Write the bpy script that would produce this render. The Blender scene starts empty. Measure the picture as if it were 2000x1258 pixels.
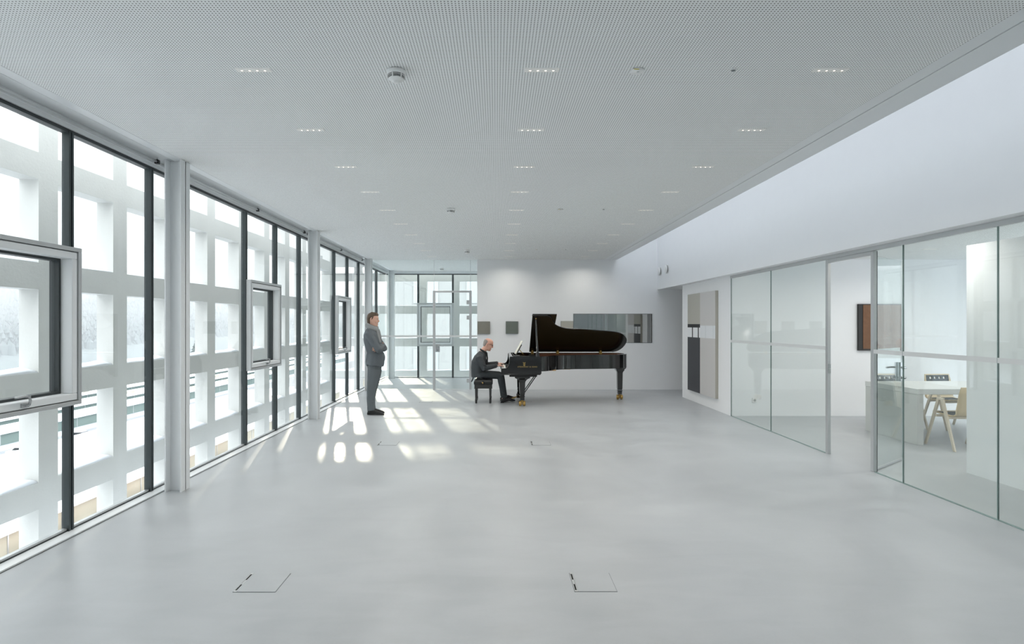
import bpy, bmesh, math, random
from mathutils import Vector, Matrix, Quaternion
random.seed(7)
SC = bpy.context.scene
COL = SC.collection
R = math.radians

# ---------------------------------------------------------------- helpers
def lin(c):
    return tuple((v/12.92 if v <= .04045 else ((v+.055)/1.055)**2.4) for v in [x/255 for x in c])

def mat(name, rgb, rough=.5, metal=0., var=.0, scale=20., bump=0., spec=.5, coat=0., stretch=(1, 1, 1), bscale=None):
    """principled material; var = slight procedural variation of the colour"""
    m = bpy.data.materials.new(name); m.use_nodes = True
    nt = m.node_tree; p = nt.nodes['Principled BSDF']
    c = lin(rgb)
    p.inputs['Base Color'].default_value = (*c, 1)
    p.inputs['Roughness'].default_value = rough
    p.inputs['Metallic'].default_value = metal
    p.inputs['Specular IOR Level'].default_value = spec
    p.inputs['Coat Weight'].default_value = coat
    p.inputs['Coat Roughness'].default_value = .03
    tc = nt.nodes.new('ShaderNodeTexCoord'); mp = nt.nodes.new('ShaderNodeMapping')
    mp.inputs['Scale'].default_value = stretch
    nt.links.new(tc.outputs['Object'], mp.inputs['Vector'])
    ns = nt.nodes.new('ShaderNodeTexNoise'); ns.inputs['Scale'].default_value = scale; ns.inputs['Detail'].default_value = 5
    nt.links.new(mp.outputs['Vector'], ns.inputs['Vector'])
    if var > 0:
        mx = nt.nodes.new('ShaderNodeMix'); mx.data_type = 'RGBA'
        mx.inputs['A'].default_value = (*[max(0, v*(1-var)) for v in c], 1)
        mx.inputs['B'].default_value = (*[min(1, v*(1+var)) for v in c], 1)
        nt.links.new(ns.outputs['Fac'], mx.inputs['Factor'])
        nt.links.new(mx.outputs['Result'], p.inputs['Base Color'])
    if bump > 0:
        n2 = ns
        if bscale:
            n2 = nt.nodes.new('ShaderNodeTexNoise'); n2.inputs['Scale'].default_value = bscale; n2.inputs['Detail'].default_value = 4
            nt.links.new(mp.outputs['Vector'], n2.inputs['Vector'])
        b = nt.nodes.new('ShaderNodeBump'); b.inputs['Strength'].default_value = bump; b.inputs['Distance'].default_value = .01
        nt.links.new(n2.outputs['Fac'], b.inputs['Height'])
        nt.links.new(b.outputs['Normal'], p.inputs['Normal'])
    return m

def glass_mat(name, tint, r0=.045, haze=0.):
    """clear pane: straight transmission plus mirror reflection that grows towards grazing"""
    m = bpy.data.materials.new(name); m.use_nodes = True
    nt = m.node_tree; nt.nodes.clear()
    out = nt.nodes.new('ShaderNodeOutputMaterial'); mx = nt.nodes.new('ShaderNodeMixShader')
    tr = nt.nodes.new('ShaderNodeBsdfTransparent'); tr.inputs['Color'].default_value = (*tint, 1)
    gl = nt.nodes.new('ShaderNodeBsdfGlossy'); gl.inputs['Roughness'].default_value = 0.0
    lw = nt.nodes.new('ShaderNodeLayerWeight'); lw.inputs['Blend'].default_value = .5
    pw = nt.nodes.new('ShaderNodeMath'); pw.operation = 'POWER'; pw.inputs[1].default_value = 5
    ma = nt.nodes.new('ShaderNodeMath'); ma.operation = 'MULTIPLY_ADD'; ma.inputs[1].default_value = 1-r0; ma.inputs[2].default_value = r0
    nt.links.new(lw.outputs['Facing'], pw.inputs[0]); nt.links.new(pw.outputs[0], ma.inputs[0])
    nt.links.new(ma.outputs[0], mx.inputs['Fac'])
    nt.links.new(tr.outputs[0], mx.inputs[1]); nt.links.new(gl.outputs[0], mx.inputs[2])
    nt.links.new(mx.outputs[0], out.inputs['Surface'])
    return m

def emit_mat(name, rgb, s):
    m = bpy.data.materials.new(name); m.use_nodes = True
    p = m.node_tree.nodes['Principled BSDF']
    p.inputs['Base Color'].default_value = (*lin(rgb), 1)
    p.inputs['Emission Color'].default_value = (*lin(rgb), 1)
    p.inputs['Emission Strength'].default_value = s
    return m

class MB:
    """collects shapes and links them as one mesh object"""
    def __init__(self): self.v = []; self.f = []; self.s = []
    def add(self, vs, fs, smooth=False):
        b = len(self.v); self.v += [Vector(p) for p in vs]
        for f in fs: self.f.append([b+i for i in f]); self.s.append(smooth)
        return self
    def box(self, x0, x1, y0, y1, z0, z1, M=None):
        x0, x1 = min(x0, x1), max(x0, x1); y0, y1 = min(y0, y1), max(y0, y1); z0, z1 = min(z0, z1), max(z0, z1)
        vs = [Vector(p) for p in ((x0,y0,z0),(x1,y0,z0),(x1,y1,z0),(x0,y1,z0),(x0,y0,z1),(x1,y0,z1),(x1,y1,z1),(x0,y1,z1))]
        if M: vs = [M @ p for p in vs]
        return self.add(vs, [(0,3,2,1),(4,5,6,7),(0,1,5,4),(1,2,6,5),(2,3,7,6),(3,0,4,7)])
    def quad(self, a, b, c, d): return self.add([a, b, c, d], [(0,1,2,3)])
    def prism(self, poly, axis, a, b, smooth=False):
        """poly of 2d points extruded along axis ('x','y','z') from a to b"""
        def P(p, t):
            return {'x': (t, p[0], p[1]), 'y': (p[0], t, p[1]), 'z': (p[0], p[1], t)}[axis]
        n = len(poly); vs = [P(p, a) for p in poly]+[P(p, b) for p in poly]
        self.add(vs, [tuple(range(n))[::-1], tuple(range(n, 2*n))])
        k = len(self.v)-2*n
        for i in range(n):
            j = (i+1) % n
            self.f.append([k+i, k+j, k+n+j, k+n+i]); self.s.append(smooth)
        return self
    def loft(self, rings, cap=True, smooth=True, closed=True):
        n = len(rings[0]); b = len(self.v)
        for r in rings: self.v += [Vector(p) for p in r]
        for i in range(len(rings)-1):
            for j in range(n if closed else n-1):
                k = (j+1) % n
                self.f.append([b+i*n+j, b+i*n+k, b+(i+1)*n+k, b+(i+1)*n+j]); self.s.append(smooth)
        if cap:
            self.f.append([b+j for j in range(n)][::-1]); self.s.append(False)
            e = b+(len(rings)-1)*n
            self.f.append([e+j for j in range(n)]); self.s.append(False)
        return self
    def tube(self, pts, rad, n=10, up=None, ends=True, smooth=True):
        """rad: number, list of numbers or list of (a,b); b lies along the reference direction; rounded ends"""
        pts = [Vector(p) for p in pts]; m = len(pts)
        if not isinstance(rad, (list, tuple)): rad = [rad]*m
        rad = [(r, r) if not isinstance(r, (list, tuple)) else r for r in rad]
        T = []
        for i in range(m):
            a = pts[max(0, i-1)]; c = pts[min(m-1, i+1)]; T.append((c-a).normalized())
        ref = Vector(up) if up else (Vector((0,0,1)) if abs(T[0].z) < .9 else Vector((1,0,0)))
        rings = []
        P, Q, TT = list(pts), list(rad), list(T)
        if ends:
            def cap(p, r, t, s):
                o = []
                for k in (.96, .75, .35):
                    h = math.sqrt(1-k*k) if k < 1 else 0
                    o.append((p+t*s*min(r)*k, (r[0]*h, r[1]*h), t))
                return o
            A = cap(pts[0], rad[0], T[0], -1); B = cap(pts[-1], rad[-1], T[-1], 1)[::-1]
            P = [a[0] for a in A]+P+[b_[0] for b_ in B]; Q = [a[1] for a in A]+Q+[b_[1] for b_ in B]; TT = [a[2] for a in A]+TT+[b_[2] for b_ in B]
        pu = None
        for p, r, t in zip(P, Q, TT):
            u = (ref - t*ref.dot(t))
            if u.length < 1e-4: u = pu.copy() if pu else t.orthogonal()
            u.normalize(); pu = u; w = t.cross(u)
            rings.append([p+w*(r[0]*math.cos(2*math.pi*k/n))+u*(r[1]*math.sin(2*math.pi*k/n)) for k in range(n)])
        return self.loft(rings, True, smooth)
    def cyl(self, a, b, r, n=16, r2=None, smooth=True):
        return self.tube([a, b], [r, r if r2 is None else r2], n, ends=False, smooth=smooth)
    def ball(self, c, r, n=14, M=None):
        c = Vector(c); r = (r, r, r) if not isinstance(r, (tuple, list)) else r
        rings = []
        for i in range(1, n):
            th = math.pi*i/n
            q = [Vector((r[0]*math.sin(th)*math.cos(2*math.pi*k/n), r[1]*math.sin(th)*math.sin(2*math.pi*k/n), -r[2]*math.cos(th))) for k in range(n)]
            rings.append([c+((M @ p) if M else p) for p in q])
        return self.loft(rings)
    def lathe(self, c, prof, n=24, axis='z'):
        """prof: list of (radius, height) from c along axis"""
        c = Vector(c); rings = []
        for r, h in prof:
            q = []
            for k in range(n):
                a = 2*math.pi*k/n; x, y = r*math.cos(a), r*math.sin(a)
                q.append(c+Vector({'z': (x, y, h), 'x': (h, x, y), 'y': (x, h, y)}[axis]))
            rings.append(q)
        return self.loft(rings)
    def xf(self, M):
        self.v = [M @ p for p in self.v]; return self
    def mesh(self, name):
        me = bpy.data.meshes.new(name); me.from_pydata([tuple(p) for p in self.v], [], self.f)
        for p, s in zip(me.polygons, self.s): p.use_smooth = s
        bm = bmesh.new(); bm.from_mesh(me); bmesh.ops.recalc_face_normals(bm, faces=bm.faces); bm.to_mesh(me); bm.free()
        return me
    def build(self, name, m, parent=None, bevel=0., seg=2):
        o = bpy.data.objects.new(name, self.mesh(name)); COL.objects.link(o)
        o.data.materials.append(m)
        put(o, parent)
        if bevel:
            b = o.modifiers.new('edge', 'BEVEL'); b.width = bevel; b.segments = seg; b.limit_method = 'ANGLE'; b.angle_limit = R(40)
            b.harden_normals = False
        return o

def wloc(o):
    p = Vector((0, 0, 0))
    while o is not None:
        p += o.location; o = o.parent
    return p
def put(o, parent):
    """parent without moving: shapes are written in the coordinates of the place"""
    if parent is not None:
        o.parent = parent; o.location = -wloc(parent)
def tag(o, label=None, cat=None, group=None, kind=None):
    if label: o['label'] = label
    if cat: o['category'] = cat
    if group: o['group'] = group
    if kind: o['kind'] = kind
    return o
def thing(name, loc, label, cat, group=None, kind=None):
    o = bpy.data.objects.new(name, None); COL.objects.link(o); o.location = loc; o.empty_display_size = .1
    return tag(o, label, cat, group, kind)
def struct(name, mb, m, label, cat, bevel=0.):
    o = mb.build(name, m, None, bevel); return tag(o, label, cat, None, 'structure')
def copy_tree(o, parent=None):
    c = o.copy(); COL.objects.link(c)
    if parent is not None: c.parent = parent
    for ch in list(o.children): copy_tree(ch, c)
    return c

def remesh(mb, name, m, parent, voxel=.006, smooth=4, factor=.5):
    """melts overlapping closed shapes into one continuous surface"""
    o = bpy.data.objects.new('melt', mb.mesh('melt')); COL.objects.link(o)
    r = o.modifiers.new('r', 'REMESH'); r.mode = 'VOXEL'; r.voxel_size = voxel; r.use_smooth_shade = True
    s = o.modifiers.new('s', 'SMOOTH'); s.factor = factor; s.iterations = smooth
    dg = bpy.context.evaluated_depsgraph_get(); dg.update()
    me = bpy.data.meshes.new_from_object(o.evaluated_get(dg), depsgraph=dg)
    bpy.data.objects.remove(o)
    me.name = name
    for p in me.polygons: p.use_smooth = True
    q = bpy.data.objects.new(name, me); COL.objects.link(q)
    me.materials.clear(); me.materials.append(m)
    put(q, parent)
    return q

def text_mesh(txt, size, name, m, parent, M, depth=.001, sx=1.0, space=1.0):
    cu = bpy.data.curves.new('t', 'FONT'); cu.body = txt; cu.size = size; cu.align_x = 'CENTER'; cu.align_y = 'CENTER'; cu.extrude = depth; cu.space_character = space
    o = bpy.data.objects.new('t', cu); COL.objects.link(o)
    dg = bpy.context.evaluated_depsgraph_get(); dg.update()
    me = bpy.data.meshes.new_from_object(o.evaluated_get(dg), depsgraph=dg)
    bpy.data.objects.remove(o)
    me.transform(M @ Matrix.Diagonal((sx, 1, 1, 1)))
    q = bpy.data.objects.new(name, me); COL.objects.link(q); me.materials.clear(); me.materials.append(m); put(q, parent)
    return q

# ---------------------------------------------------------------- materials
WHITE = mat('white_plaster', (236, 237, 238), .75, var=.012, scale=6, bump=.02, bscale=300)
STEELW = mat('white_steel', (222, 224, 225), .38, var=.01, scale=4)
ALU = mat('anodised_aluminium', (196, 198, 199), .36, metal=.55, var=.02, scale=8, stretch=(1, 30, 30))
GASKET = mat('dark_gasket', (46, 52, 54), .5, var=.08, scale=10)
MULL = mat('dark_mullion', (58, 66, 68), .42, metal=.2, var=.05, scale=6)
BLACKP = mat('black_plastic', (20, 20, 21), .4, var=.1)
SOFFIT = mat('glossy_white_soffit', (226, 228, 229), .06, var=.01, spec=.9)
CONCRETE = mat('lattice_concrete', (203, 203, 199), .85, var=.09, scale=2.2, bump=.25, bscale=40)
SNOW = mat('snow', (240, 243, 248), .8, var=.02, scale=3, bump=.3, bscale=9)
PLASTIC = mat('white_plastic', (232, 232, 230), .4, var=.01)
GLASS = glass_mat('facade_glass', (.955, .972, .968))
GLASSP = glass_mat('partition_glass', (.955, .978, .972))
GLASSD = glass_mat('viewing_glass', (.90, .925, .915), r0=.42)
EDGE = mat('glass_edge', (132, 152, 149), .15, var=.05)
STRIP = mat('frosted_band', (214, 216, 216), .6, var=.01)
SATIN = mat('satin_chrome', (190, 192, 193), .22, metal=.9, var=.02)

def perforated(name, rgb, pitch, rad, dark):
    m = mat(name, rgb, .8, var=.0); nt = m.node_tree; p = nt.nodes['Principled BSDF']
    tc = nt.nodes.new('ShaderNodeTexCoord'); se = nt.nodes.new('ShaderNodeSeparateXYZ'); nt.links.new(tc.outputs['Object'], se.inputs[0])
    sq = []
    for ax in 'XY':
        d = nt.nodes.new('ShaderNodeMath'); d.operation = 'DIVIDE'; d.inputs[1].default_value = pitch; nt.links.new(se.outputs[ax], d.inputs[0])
        fr = nt.nodes.new('ShaderNodeMath'); fr.operation = 'FRACT'; nt.links.new(d.outputs[0], fr.inputs[0])
        s = nt.nodes.new('ShaderNodeMath'); s.operation = 'SUBTRACT'; s.inputs[1].default_value = .5; nt.links.new(fr.outputs[0], s.inputs[0])
        q = nt.nodes.new('ShaderNodeMath'); q.operation = 'MULTIPLY'; nt.links.new(s.outputs[0], q.inputs[0]); nt.links.new(s.outputs[0], q.inputs[1]); sq.append(q)
    a = nt.nodes.new('ShaderNodeMath'); a.operation = 'ADD'; nt.links.new(sq[0].outputs[0], a.inputs[0]); nt.links.new(sq[1].outputs[0], a.inputs[1])
    lt = nt.nodes.new('ShaderNodeMath'); lt.operation = 'LESS_THAN'; lt.inputs[1].default_value = (rad/pitch)**2; nt.links.new(a.outputs[0], lt.inputs[0])
    mx = nt.nodes.new('ShaderNodeMix'); mx.data_type = 'RGBA'
    mx.inputs['A'].default_value = (*lin(rgb), 1); mx.inputs['B'].default_value = (*lin(dark), 1)
    nt.links.new(lt.outputs[0], mx.inputs['Factor']); nt.links.new(mx.outputs['Result'], p.inputs['Base Color'])
    return m
PERF = perforated('perforated_plasterboard', (238, 239, 238), .0176, .0039, (98, 98, 94))

def floor_mat():
    m = mat('polished_concrete', (186, 190, 193), .34, var=0, spec=.5); nt = m.node_tree; p = nt.nodes['Principled BSDF']
    tc = nt.nodes.new('ShaderNodeTexCoord')
    def noise(sc, det, st, dist=0):
        mp = nt.nodes.new('ShaderNodeMapping'); mp.inputs['Scale'].default_value = st; nt.links.new(tc.outputs['Object'], mp.inputs[0])
        n = nt.nodes.new('ShaderNodeTexNoise'); n.inputs['Scale'].default_value = sc; n.inputs['Detail'].default_value = det; n.inputs['Distortion'].default_value = dist
        nt.links.new(mp.outputs[0], n.inputs['Vector']); return n
    n1 = noise(.9, 6, (1, .75, 1), .6); n2 = noise(3.2, 6, (.55, 1.7, 1), .8)
    n3 = noise(60, 3, (1, 1, 1))
    ad = nt.nodes.new('ShaderNodeMath'); ad.operation = 'MULTIPLY_ADD'; ad.inputs[1].default_value = .62
    nt.links.new(n2.outputs['Fac'], ad.inputs[0]); nt.links.new(n1.outputs['Fac'], ad.inputs[2])
    a2 = nt.nodes.new('ShaderNodeMath'); a2.operation = 'MULTIPLY_ADD'; a2.inputs[1].default_value = .08
    nt.links.new(n3.outputs['Fac'], a2.inputs[0]); nt.links.new(ad.outputs[0], a2.inputs[2])
    cr = nt.nodes.new('ShaderNodeValToRGB'); e = cr.color_ramp.elements
    e[0].position = .30; e[0].color = (*lin((157, 160, 162)), 1)
    e[1].position = .66; e[1].color = (*lin((178, 181, 183)), 1)
    a3 = nt.nodes.new('ShaderNodeMath'); a3.operation = 'MULTIPLY'; a3.inputs[1].default_value = .58; nt.links.new(a2.outputs[0], a3.inputs[0]); nt.links.new(a3.outputs[0], cr.inputs[0]); nt.links.new(cr.outputs['Color'], p.inputs['Base Color'])
    mr = nt.nodes.new('ShaderNodeMapRange'); mr.inputs['From Min'].default_value = .3; mr.inputs['From Max'].default_value = .7
    mr.inputs['To Min'].default_value = .31; mr.inputs['To Max'].default_value = .44
    nt.links.new(n2.outputs['Fac'], mr.inputs['Value']); nt.links.new(mr.outputs[0], p.inputs['Roughness'])
    return m
FLOOR = floor_mat()
# ---------------------------------------------------------------- measures of the place (metres, camera over x=0, y=0)
XL = -3.335      # face of the left glazing
XR = 4.135       # face of the meeting room glazing
XB = 3.985       # face of the bulkhead above it
YB = 13.98       # face of the back wall
YF = 17.08       # far facade glazing
Y0 = -2.85       # glazing behind the camera
ZC = 3.21        # ceiling
ZS = 2.47        # soffit of the bulkhead
ZR = 4.55        # roof
MOD = 1.033
YM = 4.415       # mullion next to the first column

# ---- floor, ceiling, walls
struct('floor', MB().box(XL-.06, 9.8, Y0-.1, YF+.1, -.35, 0), FLOOR, 'pale grey polished concrete floor of the hall', 'floor')
struct('ceiling', MB().box(-3.045, 2.655, Y0, YF-.02, ZC, ZC+.03), PERF, 'white ceiling with a fine grid of perforations', 'ceiling')
struct('trim_1', MB().box(-3.138, -3.046, Y0, YF-.02, ZC-.001, ZC+.03), STEELW, 'plain white ceiling border along the window wall', 'ceiling border')
struct('trim_2', MB().box(2.656, 2.762, Y0, YB, ZC, ZC+.03), STEELW, 'plain ceiling border beside the dark shadow gap', 'ceiling border')
struct('trim_3', MB().box(2.770, 2.985, Y0, YB, ZC-.002, ZC+.03), STEELW, 'plain grey ceiling edge next to the skylight slot', 'ceiling edge')
struct('trim_4', MB().box(XL-.02, -3.140, Y0, YF-.02, ZC-.001, ZC+.03), SOFFIT, 'glossy white soffit strip above the window wall', 'soffit')
struct('trim_5', MB().box(XL+.012, -3.223, Y0, YF-.08, 0, .012), STEELW, 'white metal sill strip along the foot of the window wall', 'sill')
struct('trim_6', MB().box(-3.2225, -3.216, Y0, YF-.08, 0, .002), GASKET, 'thin dark joint between sill strip and concrete floor', 'joint')
struct('roof', MB().box(XL-.06, 2.985, Y0-.1, YF+.1, ZC+.031, ZR).box(XB+.15, 9.8, Y0-.1, YF+.1, 2.79, 2.95).box(2.985, 9.8, YB+.22, YF+.1, ZR-.2, ZR), WHITE, 'white roof slab above the perforated ceiling', 'roof')
wb = MB(); xw0, xw1, zw0, zw1 = 1.905, 3.862, 1.152, 1.873
wb.box(-.468, xw0, YB, YB+.2, 0, ZR).box(xw1, 9.8, YB, YB+.2, 0, ZR).box(xw0, xw1, YB, YB+.2, 0, zw0).box(xw0, xw1, YB, YB+.2, zw1, ZR)
struct('wall_back', wb, WHITE, 'white back wall behind the grand piano', 'wall')
wr = MB().box(XB, XB+.15, Y0, YB, ZS, ZR).box(XB+.15, 9.8, 10.13, YB, ZS, 2.79)
struct('wall_right', wr, WHITE, 'white upper wall under the skylight above the glass partition', 'wall')
struct('wall_painting', MB().box(XR, XR+.16, 9.97, 12.56, 0, ZS), WHITE, 'white wall section carrying the tall abstract painting', 'wall')
struct('wall_passage', MB().box(XR+.16, 9.8, 12.4, 12.56, 0, ZS).box(9.64, 9.8, 12.56, YB, 0, ZS), WHITE, 'white wall lining the passage beside the back wall', 'wall')
struct('wall_meeting', MB().box(XR+.16, 9.8, 9.97, 10.13, 0, 2.79), WHITE, 'white end wall of the meeting room behind the glass', 'wall')
struct('wall_corridor', MB().box(-.468, -.27, YB+.2, YF-.05, 0, ZC), WHITE, 'white corridor wall at the end of the back wall', 'wall')
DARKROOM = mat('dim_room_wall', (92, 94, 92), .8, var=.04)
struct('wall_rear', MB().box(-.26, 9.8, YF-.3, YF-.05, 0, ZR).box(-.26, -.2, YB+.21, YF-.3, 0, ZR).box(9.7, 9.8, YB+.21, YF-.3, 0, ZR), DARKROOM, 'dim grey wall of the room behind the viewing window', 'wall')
struct('wall_shaft', MB().box(5.13, 7.4, 2.0, 5.70, 0, 2.475).box(5.13, 5.75, 5.70, 6.17, 0, 2.475), WHITE, 'white full-height wall block inside the meeting room', 'wall')
struct('ceiling_meeting', MB().box(XB+.15, 9.8, Y0, 9.97, 2.76, 2.79), PERF, 'perforated white ceiling of the meeting room', 'ceiling')

# ---- viewing window in the back wall
w = thing('window_1', ((xw0+xw1)/2, YB, zw0), 'wide viewing window in the back wall beside the piano lid', 'window', kind='structure')
MB().box(xw0+.009, xw1-.009, YB+.035, YB+.047, zw0+.008, zw1-.008).build('pane', GLASSD, w)
fr = MB()
for a, b, c, d in ((xw0, xw0+.009, zw0, zw1), (xw1-.009, xw1, zw0, zw1), (xw0+.009, xw1-.009, zw0, zw0+.008), (xw0+.009, xw1-.009, zw1-.008, zw1)):
    fr.box(a, b, YB+.02, YB+.10, c, d)
fr.build('window_frame', GASKET, w)
fl = MB()
for a, b, c, d in ((xw0-.012, xw0, zw0-.012, zw1+.012), (xw1, xw1+.03, zw0-.012, zw1+.012), (xw0, xw1, zw0-.012, zw0), (xw0, xw1, zw1, zw1+.012)):
    fl.box(a, b, YB-.006, YB, c, d)
fl.build('reveal_trim', STEELW, w)

# ---- left facade: glazing bays between the steel columns
def casement(w, y0, y1, z0, z1, x=XL):
    xf = x+.085
    f = MB()
    t = .032
    for a, b, c, d in ((y0, y1, z1-t, z1), (y0, y1, z0, z0+t), (y0, y0+t, z0+t, z1-t), (y1-t, y1, z0+t, z1-t)):
        f.box(x-.02, xf, a, b, c, d)
    c = f.build('casement', ALU, w, .003)
    s = MB(); q = t+.006; u = .052
    for a, b, cc, d in ((y0+q, y1-q, z1-q-u, z1-q), (y0+q, y1-q, z0+q, z0+q+u), (y0+q, y0+q+u, z0+q+u, z1-q-u), (y1-q-u, y1-q, z0+q+u, z1-q-u)):
        s.box(x-.015, xf-.008, a, b, cc, d)
    s.build('sash', STEELW, c, .006)
    g = MB(); v = q+u; e = .02
    for a, b, cc, d in ((y0+v, y1-v, z1-v-e, z1-v), (y0+v, y1-v, z0+v, z0+v+e), (y0+v, y0+v+e, z0+v+e, z1-v-e), (y1-v-e, y1-v, z0+v+e, z1-v-e)):
        g.box(x-.085, x-.012, a, b, cc, d)
    g.build('gasket', GASKET, c)
    MB().box(x-.05, x-.038, y0+v+e, y1-v-e, z0+v+e, z1-v-e).build('pane', GLASS, c)
    yh = y0+.5*(y1-y0); zh = z0+q+.026
    h = MB().box(xf-.01, xf+.006, yh-.03, yh+.03, zh-.014, zh+.014)
    h.tube([(xf, yh, zh), (xf+.03, yh, zh+.004), (xf+.036, yh, zh+.03), (xf+.036, yh-.005, zh+.06), (xf+.036, yh-.04, zh+.068), (xf+.036, yh-.12, zh+.066)], [.009, .009, .009, .009, .0085, .008], 10)
    h.build('handle', SATIN, c)

def bay(n, ym, full=True, yend=None, label=''):
    """ym = mullion just before the column; the bay runs on to ym+4*MOD"""
    y1 = ym+4*MOD if yend is None else yend
    w = thing('window_%d' % n, (XL, (ym+y1)/2, 0), label, 'window', kind='structure')
    ms = [ym, ym+2*MOD, ym+3*MOD] if yend is None else [ym, ym+2*MOD]
    es = ms+[y1]
    for a, b in zip(es[:-1], es[1:]):
        if b-a < .2: continue
        if yend is None and abs(a-(ym+2*MOD)) < .01:
            MB().box(XL-.012, XL, a+.02, b-.02, .03, 1.0).build('pane', GLASS, w)
            MB().box(XL-.012, XL, a+.02, b-.02, 2.205, 3.115).build('pane', GLASS, w)
        else:
            MB().box(XL-.012, XL, a+.02, b-.02, .03, 3.115).build('pane', GLASS, w)
    for a in ms:
        m = MB().box(XL-.03, XL+.022, a-.025, a-.006, .0, 3.12).box(XL-.03, XL+.022, a+.006, a+.025, .0, 3.12).box(XL-.05, XL+.010, a-.006, a+.006, 0, 3.12)
        m.build('mullion', MULL, w)
    MB().box(XL-.05, XL+.03, ym, y1, 3.135, ZC-.002).box(XL-.05, XL+.05, ym, y1, 3.165, 3.18).build('head_frame', STEELW, w)
    MB().box(XL-.05, XL+.014, ym, y1, 3.108, 3.134).build('head_gasket', GASKET, w)
    MB().box(XL-.05, XL+.010, ym, y1, 0, .018).build('sill_gasket', GASKET, w)
    MB().box(XL-.03, XL+.004, ym, y1, .019, .034).build('sill_frame', ALU, w)
    if yend is None:
        casement(w, ym+2*MOD-.015, ym+3*MOD+.025, .995, 2.212)
    return w
bay(2, YM-7*MOD, label='glazed window bay level with the camera, before the cut casement')
bay(3, YM-3*MOD, label='glazed window bay nearest, with its casement cut by the left picture edge')
bay(4, YM+MOD, label='glazed window bay between the first and second white steel columns')
bay(5, YM+5*MOD, label='glazed window bay between the second and third white steel columns')
bay(6, YM+9*MOD, yend=YF-.05, label='glazed window bay past the third white column, inside the corridor')
OPAL = bpy.data.materials.new('opal_glass'); OPAL.use_nodes = True; _n = OPAL.node_tree; _n.nodes.clear()
_o = _n.nodes.new('ShaderNodeOutputMaterial'); _t = _n.nodes.new('ShaderNodeBsdfTranslucent'); _t.inputs['Color'].default_value = (.55, .563, .575, 1); _n.links.new(_t.outputs[0], _o.inputs['Surface'])
# ---- white steel columns (H sections) along the window wall
def column(x, y, label):
    t = thing('steel_column', (x, y, 0), label, 'column', 'white steel columns along the window wall', 'thing')
    h = ZC-.004; a = .08; tf = .014
    MB().box(x-a, x+a, y-.005, y+.005, .0, h).build('web', STEELW, t)
    for s in (-1, 1):
        MB().box(x+s*a-(tf if s > 0 else 0), x+s*a+(tf if s < 0 else 0), y-.08, y+.08, .0, h).build('flange', STEELW, t, .002)
    return t
for k, (yy, lb) in enumerate(((1.39, 'white steel column beside the camera at the window wall'),
        (5.52, 'first and widest-looking white steel column at the window wall'),
        (9.66, 'second white steel column, left of the sunlit floor patches'),
        (13.79, 'third white steel column, behind the standing man'),
        (16.82, 'white steel column standing in the far corner of the corridor'))):
    column(-3.11, yy, lb)

# ---- blind rails in front of the window heads
for k, (a, b, lb) in enumerate(((1.5, 5.42, 'thin metal blind rail ending at the first white column'),
                                (5.62, 9.56, 'thin metal blind rail between the first and second columns'),
                                (9.76, 13.70, 'thin metal blind rail between the second and third columns'))):
    t = thing('blind_rail', (-3.24, (a+b)/2, 3.17), lb, 'rail', 'blind rails above the window wall')
    MB().cyl((-3.24, a, 3.172), (-3.24, b, 3.172), .011, 10).build('rail_tube', ALU, t)
    for y in (a+.01, (a+b)/2+.1, b-.01):
        c = MB().box(-3.258, -3.222, y-.018, y+.018, 3.15, 3.19).build('bracket', BLACKP, t, .003)
        MB().cyl((-3.24, y, 3.19), (-3.24, y, ZC-.002), .006, 8).build('hanger', SATIN, t)

# ---- far facade and the glazing behind the camera
def cross_window(n, y, x0, x1, ms, label, case=None, sgn=1):
    w = thing('window_%d' % n, ((x0+x1)/2, y, 0), label, 'window', kind='structure')
    es = [x0]+ms+[x1]
    for a, b in zip(es[:-1], es[1:]):
        if case and abs(a-case[0]) < .01:
            MB().box(a+.02, b-.02, y, y+.012, .03, .99).build('pane', GLASS, w)
            MB().box(a+.02, b-.02, y, y+.012, 2.22, 3.115).build('pane', GLASS, w)
        else:
            MB().box(a+.02, b-.02, y, y+.012, .03, 3.115).build('pane', GLASS, w)
    for a in ms:
        MB().box(a-.027, a-.006, y-.03, y+.03, 0, 3.12).box(a+.006, a+.027, y-.03, y+.03, 0, 3.12).box(a-.006, a+.006, y-.015, y+.03, 0, 3.12).build('mullion', MULL, w)
    MB().box(x0, x1, y-.03, y+.05, 3.135, ZC-.002).build('head_frame', STEELW, w)
    MB().box(x0, x1, y-.02, y+.05, 3.108, 3.134).build('head_gasket', GASKET, w)
    MB().box(x0, x1, y-.012, y+.05, 0, .03).build('sill_frame', ALU, w)
    if case:
        a, b = case; z0, z1 = .985, 2.225; f = MB(); s = MB(); g = MB(); t = .045
        for (mb, q, u, d0, d1) in ((f, -.03, .05, .07, .02), (s, .026, .05, .06, .012), (g, .077, .014, .05, -.06)):
            A, B, C, D = a+q, b-q, z0+q, z1-q
            for p in ((A, B, D-u, D), (A, B, C, C+u), (A, A+u, C+u, D-u), (B-u, B, C+u, D-u)):
                mb.box(p[0], p[1], y-d0, y-d1, p[2], p[3])
        c = f.build('casement', ALU, w, .003); s.build('sash', STEELW, c, .003); g.build('gasket', GASKET, c)
        MB().box(a+.09, b-.09, y+.02, y+.032, z0+.09, z1-.09).build('pane', GLASS, c)
    return w
cross_window(7, YF, XL+.02, -.47, [-2.35, -1.305], 'full-height glazing at the far end of the corridor with a framed casement', (-2.35, -1.305))
struct('wall_behind', MB().box(XL-.06, XB+.14, Y0-.14, Y0, 0, ZR), WHITE, 'white wall closing the hall behind the camera', 'wall')

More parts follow.
